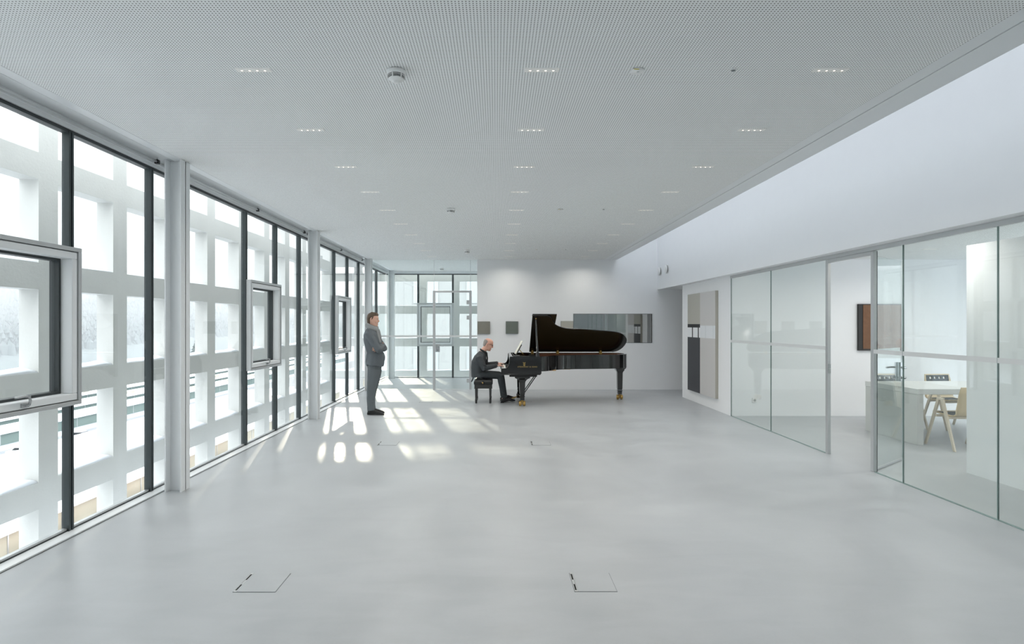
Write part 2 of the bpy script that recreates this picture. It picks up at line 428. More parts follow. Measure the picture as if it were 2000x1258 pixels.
# ---- glass partition of the corridor, with its framed glass door
gp = thing('glass_partition', (-2., YB+.01, 0), 'frameless glass partition with a white band closing the corridor beside the back wall', 'glass partition', kind='thing')
D0, D1, DZ = -1.535, -.635, 2.445
yp = YB+.02
MB().box(XL+.16, D0-.002, yp, yp+.012, .008, ZC-.004).build('pane', GLASSP, gp)
MB().box(D0+.002, D1-.002, yp, yp+.012, DZ+.004, ZC-.004).build('pane', GLASSP, gp)
MB().box(D1+.002, -.472, yp, yp+.012, .008, ZC-.004).build('pane', GLASSP, gp)
for x in (D0, D1):
    MB().box(x-.004, x+.004, yp-.002, yp+.014, DZ, ZC-.004).build('joint', ALU, gp)
MB().box(XL+.16, D0-.03, yp-.003, yp-.001, 1.298, 1.342).build('safety_band', STRIP, gp); MB().box(D1+.03, -.472, yp-.003, yp-.001, 1.298, 1.342).build('safety_band', STRIP, gp)
d = thing('door_1', ((D0+D1)/2, yp, 0), 'framed glass door in the corridor partition left of the pianist', 'door', kind='structure')
MB().box(D0-.03, D0+.03, yp-.025, yp+.04, 0, DZ).box(D1-.03, D1+.03, yp-.025, yp+.04, 0, DZ).box(D0+.03, D1-.03, yp-.025, yp+.04, DZ-.045, DZ).build('door_frame', ALU, d, .003)
lf = MB().box(D0+.035, D1-.035, yp, yp+.012, .01, DZ-.05).build('leaf', GLASSP, d)
MB().box(D0+.035, D1-.035, yp-.003, yp-.001, 1.298, 1.342).build('safety_band', STRIP, lf)
h = MB().box(D0+.04, D0+.14, yp-.02, yp+.03, .93, 1.12).build('lock_plate', SATIN, lf, .004)
MB().tube([(D0+.09, yp-.02, 1.08), (D0+.09, yp-.065, 1.08), (D0+.12, yp-.07, 1.08), (D0+.24, yp-.07, 1.08)], .01, 10).build('handle', SATIN, lf)
MB().cyl((D0+.09, yp-.024, .975), (D0+.09, yp-.018, .975), .012, 12).build('keyhole', GASKET, lf)
for z in (.22, 1.78, 2.16):
    MB().box(D1-.095, D1-.03, yp-.02, yp+.03, z-.05, z+.05).build('hinge', ALU, lf, .003)
struct('trim_7', MB().box(XL+.1, -.47, YB-.02, YB+.03, 0, .004), ALU, 'thin metal threshold under the corridor glass', 'threshold')

# ---- meeting room glass partition
mp_ = thing('glass_partition', (XR, 5, 0), 'long frameless glass partition of the meeting room with a white band', 'glass partition', kind='thing')
JT = [Y0, 2.5, 3.58, 4.667, 5.754, 6.215]
zt = ZS-.045
def pane_r(a, b):
    MB().box(XR, XR+.012, a+.003, b-.003, .006, zt).build('pane', GLASSP, mp_)
    MB().box(XR-.003, XR-.001, a+.003, b-.003, 1.298, 1.342).build('safety_band', STRIP, mp_)
for a, b in zip(JT[:-1], JT[1:]): pane_r(a, b)
pane_r(7.10, 8.525); pane_r(8.525, 9.965)
for y in JT[1:-1]+[8.525]:
    MB().box(XR-.001, XR+.013, y-.003, y+.003, .004, zt).build('joint', EDGE, mp_)
MB().box(XR-.001, XR+.013, 9.962, 9.968, 0, zt).build('joint', EDGE, mp_)
MB().box(XR-.012, XR+.03, Y0, 9.968, zt, ZS-.001).build('head_channel', ALU, mp_)
MB().box(XR-.004, XR+.018, Y0, 6.18, 0, .006).box(XR-.004, XR+.018, 7.1, 9.96, 0, .006).build('foot_channel', EDGE, mp_)
d2 = thing('door_2', (XR, 6.64, 0), 'glass door of the meeting room standing open into the room', 'door', kind='structure')
f = MB().box(XR-.006, XR+.034, 6.195, 6.24, 0, ZS-.045).box(XR-.006, XR+.034, 7.045, 7.095, 0, ZS-.045).box(XR-.006, XR+.034, 6.24, 7.045, ZS-.09, ZS-.045)
fo = f.build('door_frame', ALU, d2, .003)
MB().box(XR+.0345, XR+.042, 6.196, 6.24, 0, ZS-.05).build('gasket', GASKET, d2)
for z in (1.04, 1.10):
    MB().box(XR-.002, XR+.030, 7.039, 7.0445, z-.03, z+.022).build('strike_plate', SATIN, d2)
hx, hy = XR+.06, 6.25; vx, vy = .797, .604
Mdoor = Matrix(((vx, -vy, 0, hx), (vy, vx, 0, hy), (0, 0, 1, 0), (0, 0, 0, 1)))
lf = MB().box(0, .80, -.006, .006, .02, ZS-.1, Mdoor).build('leaf', GLASSP, d2)
MB().box(0, .80, -.008, .008, .0101, .03, Mdoor).box(.796, .803, -.007, .007, .02, ZS-.1, Mdoor).build('edge_rail', ALU, lf)
MB().box(.05, .75, .0062, .008, 1.298, 1.342, Mdoor).build('safety_band', STRIP, lf)
hh = MB().box(.66, .72, -.03, -.007, .95, 1.17, Mdoor).box(.66, .72, .007, .03, .95, 1.17, Mdoor)
for s in (-1, 1):
    hh.tube([Mdoor @ Vector(p) for p in ((.69, s*.02, 1.11), (.69, s*.07, 1.11), (.66, s*.08, 1.11), (.56, s*.08, 1.11))], .011, 10)
    hh.tube([Mdoor @ Vector(p) for p in ((.69, s*.02, .99), (.69, s*.06, .99))], .016, 12)
hh.build('handle', SATIN, lf)

# ---- outside window of the meeting room (daylight from its far side)
w9 = thing('window_9', (9.72, 3.5, 0), 'outside glazing on the far side of the meeting room', 'window', kind='structure')
for k in range(6):
    a = Y0+.05+k*2.12
    MB().box(9.72, 9.732, a+.03, a+2.09, .03, 2.70).build('pane', GLASS, w9)
    MB().box(9.69, 9.76, a-.03, a+.03, 0, 2.75).build('mullion', MULL, w9)
struct('wall_front', MB().box(XB+.15, 9.8, Y0-.12, Y0, 0, 2.79), WHITE, 'white end wall of the meeting room behind the camera', 'wall')
sk = thing('window_10', (3.5, 5, ZR), 'long skylight above the slot beside the bulkhead', 'skylight', kind='structure')
MB().box(2.985, XB+.15, Y0, YB+.1, ZR+.02, ZR+.032).build('pane', OPAL, sk)
for k in range(9):
    y = Y0+.1+k*2.08
    MB().box(2.985, XB+.15, y-.03, y+.03, ZR+.033, ZR+.1).build('glazing_bar', STEELW, sk)

# ---- concrete lattice in front of the facades
GZ = -19.5
ZL = [(3.01, .245), (2.07, .245)]
def beam_levels():
    return [3.105+MOD*k for k in range(-22, 3)]
def lattice(axis):
    if axis == 'x':
        t = thing('concrete_lattice', (-4.38, 5, GZ), 'pale concrete lattice of square openings outside the window wall', 'lattice', kind='structure')
    else:
        t = thing('concrete_lattice', (-1, 18.02, GZ), 'pale concrete lattice outside the far end of the corridor', 'lattice', kind='structure')
    mb = MB()
    if axis == 'x':
        xa, xb = -4.475, -4.29
        for n in range(-8, 11):
            c = 4.39+MOD*n
            mb.box(xa, xb, c-.118, c+.118, GZ, 5.3)
        for z in beam_levels():
            if z > -6: 
                for n in range(-8, 10):
                    c = 4.39+MOD*n
                    mb.box(xa, xb, c+.118, c+MOD-.118, z-.126, z+.126)
            else:
                mb.box(xa+.002, xb-.002, 4.39-8*MOD-.118, 4.39+10*MOD, z-.126, z+.126)
    else:
        ya, yb = 17.93, 18.115
        for n in range(-1, 11):
            c = -4.3825+MOD*n
            mb.box(c-.118, c+.118, ya, yb, GZ, 5.3)
        for z in beam_levels():
            if z > -6:
                for n in range(-1, 10):
                    c = -4.3825+MOD*n
                    mb.box(c+.118, c+MOD-.118, ya, yb, z-.126, z+.126)
            else:
                mb.box(-4.3825-MOD, -4.3825+10*MOD, ya+.002, yb-.002, z-.126, z+.126)
    o = mb.build('grid', CONCRETE, t)
    return t
lattice('x'); lattice('y')
struct('loggia_sun_block', MB().box(-5.53, -3.42, 14.72-.118, 18.115, 5.31, 5.5).box(-5.53, -3.45, 14.9, 17.92, 3.42, 5.309), CONCRETE, 'concrete roof of the corner loggia, thickened to block stray sun', 'slab')  # roof filled solid upwards to block stray sun on the hall floor
# snow lying in the openings of the lattice
sn = MB(); rs = random.Random(3)
def snow_cap(p0, p1, n, w, h, z, rise):
    """p0->p1 along the beam; n = unit across"""
    p0, p1, n = Vector(p0), Vector(p1), Vector(n); rings = []
    m = 9
    for i in range(m):
        t = i/(m-1); c = p0.lerp(p1, t); c.z = z
        hh = h*(.55+.25*rs.random()+rise*max(0, t-.55)) * (1 if 0 < i < m-1 else .45)
        rings.append([c+n*(w*math.cos(a))+Vector((0, 0, hh*math.sin(a)**.7 if a not in (0, math.pi) else 0)) for a in [math.pi*k/8 for k in range(9)]])
    sn.loft(rings)
for n in range(-6, 10):
    c = 4.39+MOD*n
    for z, h in ((3.105-3*MOD+.126, .05), (3.105-2*MOD+.126, .045), (3.105-MOD+.126, .016), (3.105+.126, .012)):
        snow_cap((-4.383, c+.122, z), (-4.383, c+MOD-.122, z), (1, 0, 0), .088, h, z, 1.5)
for n in range(-1, 10):
    c = -4.3825+MOD*n
    for z, h in ((3.105-3*MOD+.126, .05), (3.105-2*MOD+.126, .04), (3.105-MOD+.126, .016)):
        snow_cap((c+.122, 18.022, z), (c+MOD-.122, 18.022, z), (0, 1, 0), .088, h, z, .6)
so = sn.build('snow', SNOW); tag(so, 'thin snow lying on the ledges of the concrete lattice', 'snow', kind='stuff')
# ---------------------------------------------------------------- ceiling fittings
LED = emit_mat('warm_led', (255, 238, 218), 1.1)
FIT = mat('fitting_white', (246, 244, 240), .5, var=.01)
def light_fitting():
    t = thing('ceiling_light', (0, 0, 0), '', 'ceiling light', 'recessed ceiling lights')
    f = MB()
    f.box(-.108, .108, -.027, .027, -.004, .002); f.build('panel', FIT, t, .001)
    for k in range(4):
        x = -.072+.048*k
        MB().lathe((x, 0, -.0042), [(.0, -.001), (.0062, -.001), (.0062, .0), (0, 0)], 10).build('led', LED, t)
        MB().lathe((x, 0, -.0055), [(.0065, .001), (.011, .001), (.011, -.0006), (.0065, -.0006), (.0065, .001)], 12).build('led_ring', FIT, t)
    return t
cols = [(-1.517, 'window side'), (.285, 'middle'), (2.09, 'skylight side')]
ORD = ['first', 'second', 'third', 'fourth', 'fifth', 'sixth', 'seventh', 'eighth', 'ninth', 'tenth']
proto = light_fitting(); first = True
LAMPS = []
for ci, (x, cn) in enumerate(cols):
    for k in range(-1, 10):
        y = 3.537+1.0885*k
        t = proto if first else copy_tree(proto); first = False
        t.location = (x, y, ZC-.0005)
        if k >= 0:
            t['label'] = 'recessed four-lamp ceiling light, %s visible in the %s row' % (ORD[k], cn)
        else:
            t['label'] = 'recessed ceiling light of the %s row, overhead or behind the camera' % cn
        LAMPS.append((x, y))
FILL_LAMPS = []  # unseen lamps added to brighten the meeting room
for q, (x, y) in enumerate(((4.72, 4.2), (4.72, 6.3), (4.72, 8.4), (6.6, 6.9), (6.6, 8.6), (8.3, 7.6))):
    t = copy_tree(proto); t.location = (x, y, 2.7595); t['group'] = 'added fill lights of the meeting room'
    t['label'] = 'added meeting room fill light, %s' % ['by the glass, nearest the camera', 'by the glass above the open door', 'by the glass near the end wall', 'above the table edge', 'above the far side of the table', 'above the hidden end of the table'][q]
    FILL_LAMPS.append((x, y))
# smoke detectors
def detector(x, y, label):
    t = thing('smoke_detector', (x, y, ZC), label, 'smoke detector', 'smoke detectors on the ceiling')
    z = ZC
    MB().lathe((x, y, z), [(.052, 0), (.060, -.004), (.060, -.024), (.056, -.030), (0, -.030)], 28).build('base', PLASTIC, t)
    MB().lathe((x, y, z), [(.052, -.031), (.052, -.046), (.049, -.0505), (.0, -.0505)], 28).build('cage', BLACKP, t)
    for zz, r in ((-.0375, .054), (-.0455, .052)):
        MB().lathe((x, y, z+zz), [(r-.008, -.0018), (r, -.0018), (r, .0018), (r-.008, .0018), (r-.008, -.0018)], 28).build('slot_ring', PLASTIC, t)
    MB().lathe((x, y, z), [(.050, -.0512), (.045, -.057), (.033, -.064), (.022, -.068), (.019, -.076), (.012, -.079), (0, -.080)], 28).build('dome', PLASTIC, t)
    for k in range(6):
        rb = MB()
        a = 2*math.pi*(k+.25)/6
        rb.tube([(x+.0545*math.cos(a), y+.0545*math.sin(a), z-.030), (x+.052*math.cos(a), y+.052*math.sin(a), z-.052)], .004, 8)
        rb.build('rib', PLASTIC, t)
for x, y, l in ((-.627, 3.55, 'large white smoke detector nearest the camera on the ceiling'), (-.627, 7.79, 'second white smoke detector, above the middle of the hall'),
                (-.63, 12.2, 'small-looking white smoke detector near the back wall'), (-1.54, 16.1, 'white smoke detector over the corridor behind the glass')):
    detector(x, y, l)
YEL = mat('yellow_label', (205, 192, 90), .6, var=.02)
for x, y, l in ((.885, 3.545, 'flat round ceiling disc with a yellow strip nearest the camera'), (.886, 7.83, 'flat round ceiling disc in the middle of the ceiling'), (.87, 12.06, 'flat round ceiling disc near the back wall')):
    t = thing('ceiling_disc', (x, y, ZC), l, 'ceiling disc', 'flat round discs on the ceiling')
    MB().lathe((x, y, ZC), [(.040, -.0005), (.045, -.004), (.044, -.008), (0, -.009)], 28).build('plate', PLASTIC, t)
    MB().lathe((x+.004, y, ZC-.009), [(.009, 0), (.009, -.0015), (0, -.0015)], 14).build('centre_boss', ALU, t)
    MB().box(x-.03, x+.002, y-.041, y-.034, ZC-.0105, ZC-.008).build('strip', YEL, t)
for x, y, l in ((1.484, 3.54, 'small grey ceiling sensor nearest the camera'), (1.488, 7.83, 'small grey ceiling sensor in the middle of the ceiling'), (1.486, 12.06, 'small grey ceiling sensor near the back wall')):
    t = thing('ceiling_sensor', (x, y, ZC), l, 'sensor', 'small round sensors on the ceiling')
    MB().lathe((x, y, ZC), [(.020, 0), (.024, -.002), (.022, -.004), (.016, -.004)], 20).build('bezel', PLASTIC, t)
    MB().lathe((x, y, ZC), [(.016, -.003), (.012, -.007), (0, -.009)], 20).build('lens', mat('grey_lens', (112, 118, 120), .35, var=.05), t)
# round air valves on the bulkhead
for y, l in ((13.70, 'round white air valve on the bulkhead nearer the back wall'), (13.14, 'round white air valve on the bulkhead further from the back wall')):
    t = thing('air_valve', (XB, y, 2.897), l, 'air valve', 'round air valves on the bulkhead')
    MB().lathe((XB, y, 2.897), [(.085, -.002), (.105, -.006), (.105, -.016), (.085, -.018), (.085, -.002)], 32, 'x').build('ring', PLASTIC, t)
    MB().lathe((XB, y, 2.897), [(.02, -.003), (.084, -.020), (.020, -.028)], 32, 'x').build('shadow_gap', GASKET, t)
    MB().lathe((XB, y, 2.897), [(.03, -.034), (.098, -.034), (.104, -.042), (.098, -.052), (.03, -.058), (0, -.058)], 32, 'x').build('disc', PLASTIC, t)

# ---------------------------------------------------------------- floor boxes
SLOTM = mat('black_brush', (10, 10, 10), .8, var=.1)
STST = mat('stainless', (205, 206, 205), .3, metal=.6, var=.03)
JOINT = mat('dark_joint', (96, 100, 103), .6, var=.05)
def floor_box(x, y, label):
    t = thing('floor_box', (x, y, 0), label, 'floor box', 'floor boxes set in the concrete')
    a = .130
    MB().box(x-a+.022, x+a-.003, y-a+.003, y+a-.003, 0, .0026).build('lid', FLOOR, t)
    MB().box(x-a, x+a, y-a, y+a, -.0, .0012).build('joint', JOINT, t)
    f = MB()
    f.box(x-a+.003, x-a+.006, y-a+.003, y+a-.003, .0012, .003).box(x-a+.017, x-a+.021, y-a+.003, y+a-.003, .0012, .003)
    f.box(x-a+.006, x-a+.017, y-a+.003, y-a+.018, .0012, .003).box(x-a+.006, x-a+.017, y+a-.018, y+a-.003, .0012, .003)
    f.build('slot_frame', STST, t)
    MB().box(x-a+.006, x-a+.017, y-a+.018, y+a-.018, .0012, .0016).build('cable_slot', SLOTM, t)
    MB().box(x-a+.007, x-a+.016, y-.03, y+.03, .0016, .0026).build('slot_tab', ALU, t)
    return t
for x, y, l in ((-1.462, 3.545, 'near floor box on the window side of the hall'), (.604, 3.55, 'near floor box on the piano side of the hall'),
                (-1.462, 7.68, 'floor box among the sun patches, window side'), (.604, 7.68, 'floor box at the end of the right sun patch'),
                (-1.462, 11.80, 'furthest floor box, right of the standing man'), (.604, 11.85, 'furthest floor box, beneath the grand piano')):
    floor_box(x, y, l)

# ---------------------------------------------------------------- paintings
def panel(x0, x1, z0, z1, rgb, side, label):
    t = thing('square_painting', ((x0+x1)/2, YB, z0), label, 'painting', 'small square paintings on the back wall')
    MB().box(x0, x1, YB-.035, YB-.0005, z0, z1).build('stretcher', mat('canvas_edge', side, .8, var=.03), t, .002)
    MB().box(x0+.003, x1-.003, YB-.0375, YB-.035, z0+.003, z1-.003).build('canvas', mat('canvas', rgb, .85, var=.06, scale=40, bump=.1), t)
k_ = 1105/13.945
def px(p): return (p-969)/k_
panel(px(932.6), px(957), 1.62-19.3/k_, 1.62+5/k_, (132, 130, 121), (92, 90, 84), 'taupe square painting at the left end of the back wall')
panel(px(987.8), px(1011.8), 1.62-18.7/k_, 1.62+5.3/k_, (108, 115, 108), (70, 76, 72), 'dark grey-green square painting between pianist and piano lid')
panel(px(1042), px(1066.5), 1.62-18.7/k_, 1.62+5.3/k_, (150, 150, 142), (100, 100, 96), 'grey square painting hanging behind the raised piano lid')
panel(px(1095.7), px(1119.4), 1.62-18.7/k_, 1.62+5.8/k_, (178, 176, 166), (52, 50, 47), 'pale beige square painting next to the viewing window')

# tall abstract painting on the wall section by the partition
def art_mat():
    m = mat('abstract_fields', (198, 196, 193), .8, var=0); nt = m.node_tree; p = nt.nodes['Principled BSDF']
    return m
pt = thing('tall_painting', (XR-.03, 11.28, .23), 'tall abstract painting of beige, black and white fields beside the glass partition', 'painting')
ya, yb2, za, zb = 10.53, 12.04, .23, 2.243       # ya = end nearest the camera
xs = XR-.06
BEI = mat('taupe_field', (176, 174, 165), .8, var=.02, scale=60, bump=.05); LGR = mat('light_grey_field', (200, 198, 196), .8, var=.015, scale=60, bump=.05)
CHA = mat('charcoal_field', (62, 64, 68), .6, var=.05, scale=30); WHF = mat('white_field', (232, 234, 236), .7, var=.01); BLF = mat('black_bars', (34, 36, 38), .6, var=.05)
PGR = mat('pale_grey_bars', (212, 215, 218), .7, var=.01)
MB().box(xs+.004, XR-.0005, ya, yb2, za, zb).build('stretcher', mat('raw_canvas', (178, 174, 164), .85, var=.02, scale=60), pt)
ym_ = ya+(yb2-ya)*.515
def zf(t): return za+(zb-za)*t
b0, b1, b2 = .555, .655, .69
t0 = xs+.0038
MB().box(xs, t0, ym_, yb2, zf(b2), zb).build('taupe_field', BEI, pt)
MB().box(xs, t0, ya, ym_, zf(b1+.02), zb).box(xs, t0, ya, ym_, za, zf(b0)).build('light_field', LGR, pt)
MB().box(xs, t0, ym_, yb2, za, zf(b0)).build('charcoal_field', CHA, pt)
MB().box(xs, t0, ym_, yb2, zf(b1), zf(b2)).build('black_bar', BLF, pt)
MB().box(xs+.0005, t0, ym_, yb2, zf(b0), zf(b1)).build('white_field', WHF, pt)
MB().box(xs+.0005, t0, ya, ym_, zf(b0), zf(b1+.02)).build('pale_field', mat('pale_field', (222, 225, 228), .7, var=.01), pt)
L = yb2-ym_
vb = MB()
for f_ in (.60, .13): vb.box(xs, t0, yb2-L*(1-f_)-.028+.0, yb2-L*(1-f_)+.028, zf(b0), zf(b1))
vb.build('black_upright', BLF, pt)
pb = MB()
for f_ in (.62, .12): pb.box(xs, t0, ya+(ym_-ya)*f_-.018, ya+(ym_-ya)*f_+.018, zf(b0), zf(b1+.02))
pb.build('pale_upright', PGR, pt)

# brown painting inside the meeting room
bp = thing('brown_painting', (6.75, 9.97, 1.16), 'brown painting with a wide black frame on the meeting room wall', 'painting')
MB().box(6.36, 7.15, 9.925, 9.9695, 1.155, 1.972).build('frame', mat('black_frame', (38, 37, 36), .5, var=.05), bp, .003)
MB().box(6.435, 7.10, 9.918, 9.925, 1.185, 1.955).build('canvas', mat('rust_brown', (120, 88, 66), .85, var=.25, scale=14, bump=.3, bscale=60), bp)
# wall socket low on the meeting room wall
ws = thing('wall_socket', (4.60, 9.97, .32), 'white wall socket low on the meeting room end wall', 'socket')
sx = (1474-969)/1105*9.96; sz = 1.62-(782-633)/1105*9.96
MB().box(sx-.041, sx+.041, 9.958, 9.9695, sz-.041, sz+.041).build('plate', PLASTIC, ws, .003)
MB().lathe((sx, 9.957, sz), [(.022, 0), (.022, -.002), (.019, -.002), (.019, .0005), (0, .0005)], 20, 'y').build('socket_ring', mat('socket_grey', (170, 172, 172), .5), ws)
# ---------------------------------------------------------------- concert grand piano
EBONY = mat('polished_ebony', (9, 9, 10), .06, spec=.6, coat=.6)
EBONYS = mat('satin_ebony', (16, 16, 17), .3, var=.1)
LIDIN = mat('lid_underside_black', (36, 34, 31), .2, spec=.4, coat=.2)
RIMWOOD = mat('inner_rim_veneer', (118, 74, 50), .35, var=.18, scale=9, stretch=(1, 1, 8))
SPRUCE = mat('soundboard_spruce', (196, 158, 108), .5, var=.1, scale=14, stretch=(1, 14, 1))
BRASS = mat('brass', (186, 152, 88), .28, metal=.85, var=.08, scale=30)
GOLDP = mat('gold_iron_plate', (158, 124, 66), .4, metal=.5, var=.05)
IVORY = mat('white_keys', (236, 234, 226), .3, var=.01)
FELT = mat('dark_red_felt', (72, 22, 26), .9, var=.1)
GOLDL = mat('gold_inlay', (206, 176, 112), .35, metal=.6)

PY0, PY1 = 11.03, 12.58          # treble (near) and bass (far) side
def spline(pts, n=8):
    out = []
    m = len(pts)
    for i in range(m-1):
        p0 = Vector(pts[max(0, i-1)]); p1 = Vector(pts[i]); p2 = Vector(pts[i+1]); p3 = Vector(pts[min(m-1, i+2)])
        for k in range(n):
            t = k/n
            out.append(.5*((2*p1)+(-p0+p2)*t+(2*p0-5*p1+4*p2-p3)*t*t+(-p0+3*p1-3*p2+p3)*t**3))
    out.append(Vector(pts[-1])); return out
rim_curve = spline([(.80, PY0), (.90, PY0+.015), (1.01, PY0+.09), (1.12, PY0+.25), (1.26, PY0+.42), (1.48, PY0+.53), (1.80, PY0+.585), (2.20, PY0+.645), (2.48, PY0+.715), (2.66, PY0+.82), (2.765, PY0+.97),
                    (2.80, PY0+1.15), (2.775, PY0+1.33), (2.69, PY0+1.46), (2.56, PY0+1.53), (2.40, PY1)], 6)
outer = [Vector((.27, PY0))]+rim_curve+[Vector((.27, PY1))]
def inset(poly, d):
    n = len(poly); o = []
    for i in range(n):
        a, b, c = poly[i-1], poly[i], poly[(i+1) % n]
        t1 = (b-a).normalized(); t2 = (c-b).normalized()
        n1 = Vector((-t1.y, t1.x)); n2 = Vector((-t2.y, t2.x)); q = (n1+n2)
        q = q.normalized()*min(1.4, 1/max(.5, q.length/2)) if q.length > .1 else n1
        o.append(b+q*d)
    return o
inner = inset(outer, .055)
zr0, zr1 = .695, .985
pn = thing('grand_piano', (1.45, 11.8, 0), 'glossy black concert grand piano with its lid raised by the back wall', 'piano')
# outer rim wall (open box, bottom closed by the soundboard)
rim = MB(); n = len(outer)
vs = [(p.x, p.y, zr0) for p in outer]+[(p.x, p.y, zr1) for p in outer]+[(p.x, p.y, zr0) for p in inner]+[(p.x, p.y, zr1) for p in inner]
fs = []
for i in range(n):
    j = (i+1) % n
    fs += [(i, j, n+j, n+i), (n+i, n+j, 3*n+j, 3*n+i), (2*n+j, 2*n+i, 3*n+i, 3*n+j), (j, i, 2*n+i, 2*n+j)]
rim.add(vs, fs)
ro = rim.build('case_rim', EBONY, pn, .006, 3)
for p in ro.data.polygons: p.use_smooth = True
ro.modifiers['edge'].harden_normals = False
ro.data.set_sharp_from_angle(angle=R(35))
inn = inset(outer, .0555); inn2 = inset(outer, .062)
iv = MB(); vs = []
for q, z in ((inn, .84), (inn, zr1-.012), (inn2, zr1-.012), (inn2, .84)): vs += [(p.x, p.y, z) for p in q]
fs = []
for i in range(n):
    j = (i+1) % n
    for k in range(4):
        l = (k+1) % 4; fs.append((k*n+i, k*n+j, l*n+j, l*n+i))
iv.add(vs, fs).build('inner_rim', RIMWOOD, pn)
pl = inset(outer, .066)
MB().prism([(p.x, p.y) for p in inset(outer, .02)], 'z', zr0+.01, zr0+.035).build('soundboard', SPRUCE, pn)
plp = [p for p in pl if p.x > .62]
MB().prism([(.62, PY0+.07)]+[(p.x, p.y) for p in plp if p.y < PY1-.07 or p.x > .7]+[(.62, PY1-.07)], 'z', .86, .875).build('iron_plate', GOLDP, pn)
bm_ = MB()
for k in range(4):
    y = PY0+.32+.32*k
    bm_.box(.5, 1.2+.33*k, y-.03, y+.03, zr0-.012, zr0+.009)
bm_.build('underside_beams', SPRUCE, pn, .006)
# cheeks (arms) with their curved outline, near and far
arm = [(.096, .626), (.096, .742), (.104, .754), (.185, .757), (.205, .764), (.225, .785), (.244, .82), (.254, .86), (.259, .91), (.2625, .971), (.285, .986), (.86, .986), (.885, .97), (.885, .66), (.86, .626)]
for y0, y1 in ((PY0-.004, PY0+.066), (PY1-.066, PY1+.004)):
    a = MB().prism(arm, 'y', y0, y1).build('cheek', EBONY, pn, .005, 3)
    MB().prism([(.10, .632), (.10, .64), (.88, .664), (.88, .652)], 'y', y0-.006, y0-.0001).build('moulding', EBONY, a, .002)
kb = MB().box(.11, .86, PY0+.066, PY1-.066, .626, .668).box(.26, .80, PY0+.02, PY1-.02, .588, .625)
kb.build('keybed', EBONYS, pn, .004)
MB().box(.115, .135, PY0+.067, PY1-.067, .669, .722).build('keyslip', EBONY, pn, .004)
for y0, y1 in ((PY0+.067, PY0+.165), (PY1-.165, PY1-.067)):
    MB().box(.136, .30, y0, y1, .669, .745).build('key_block', EBONY, pn, .008)
wk = MB(); nw = 52; ya_, yb_ = PY0+.168, PY1-.168; kw = (yb_-ya_)/nw
for k in range(nw):
    wk.box(.142, .295, ya_+k*kw+.0006, ya_+(k+1)*kw-.0006, .70, .728)
kbd = wk.build('keyboard', IVORY, pn, .001, 1); kbd['kind'] = 'stuff'
bk = MB(); pat = [0, 1, 3, 4, 5]
for k in range(nw-1):
    # low A is at the bass end (far side)
    if (k + 5) % 7 not in (1, 4):
        y = yb_-(k+1)*kw; bk.prism([(.195, .7285), (.295, .7285), (.295, .741), (.203, .741)], 'y', y-.0055, y+.0055)
b_ = bk.build('black_keys', EBONYS, pn); b_['kind'] = 'stuff'
MB().prism([(.296, .70), (.296, .745), (.312, .80), (.345, .865), (.36, .865), (.36, .70)], 'y', PY0+.067, PY1-.067).build('fallboard', EBONY, pn, .004)
MB().box(.361, .62, PY0+.068, PY1-.068, .86, .874).build('wrest_plank', GOLDP, pn)
MB().box(.30, .325, PY0+.07, PY1-.07, .9, .984).build('front_rail', EBONYS, pn, .003)
# tuning pins and dampers seen beyond the near cheek
pins = MB(); rp = random.Random(5)
for k in range(60):
    y = PY0+.12+k*(PY1-PY0-.24)/59
    for x in (.45, .52): pins.cyl((x, y, .874), (x, y, .915), .0035, 6)
p_ = pins.build('tuning_pins', SATIN, pn); p_['kind'] = 'stuff'
dm = MB()
for k in range(56):
    y = PY0+.30+k*.0208; dm.box(.72, .86, y-.005, y+.005, .905, .955)
d_ = dm.build('dampers', EBONYS, pn); d_['kind'] = 'stuff'
MB().box(.69, .90, PY0+.28, PY1-.08, .876, .905).build('string_felt', FELT, pn)
# music desk: sliding tray and tilted leaf
tr = MB().box(.345, .355, PY0+.10, PY1-.10, .972, .998).box(.355, .72, PY0+.10, PY0+.125, .974, .992).box(.355, .72, PY1-.125, PY1-.10, .974, .992).box(.355, .47, PY0+.13, PY0+.36, .988, .996).box(.355, .47, PY1-.36, PY1-.13, .988, .996)
td = tr.build('desk_tray', EBONYS, pn, .002)
ds = Vector((.132, 0, .245)).normalized(); nn_ = Vector((-ds.z, 0, ds.x))
def desk_pt(u, w): return Vector((.40, 0, .999))+ds*u+nn_*w
def desk_box(mb, u0, u1, w0, w1, y0, y1):
    poly = [desk_pt(u0, w0), desk_pt(u1, w0), desk_pt(u1, w1), desk_pt(u0, w1)]
    return mb.prism([(p.x, p.z) for p in poly], 'y', y0, y1)
desk_box(MB(), 0, .235, -.014, 0, 11.42, 12.2).build('music_leaf', EBONY, td, .003)
desk_box(MB(), 0, .012, 0, .03, 11.42, 12.2).build('ledge', EBONY, td, .002)
MB().tube([(.56, 11.8, .998), (.475, 11.8, 1.10)], .007, 8).build('desk_strut', BRASS, td)
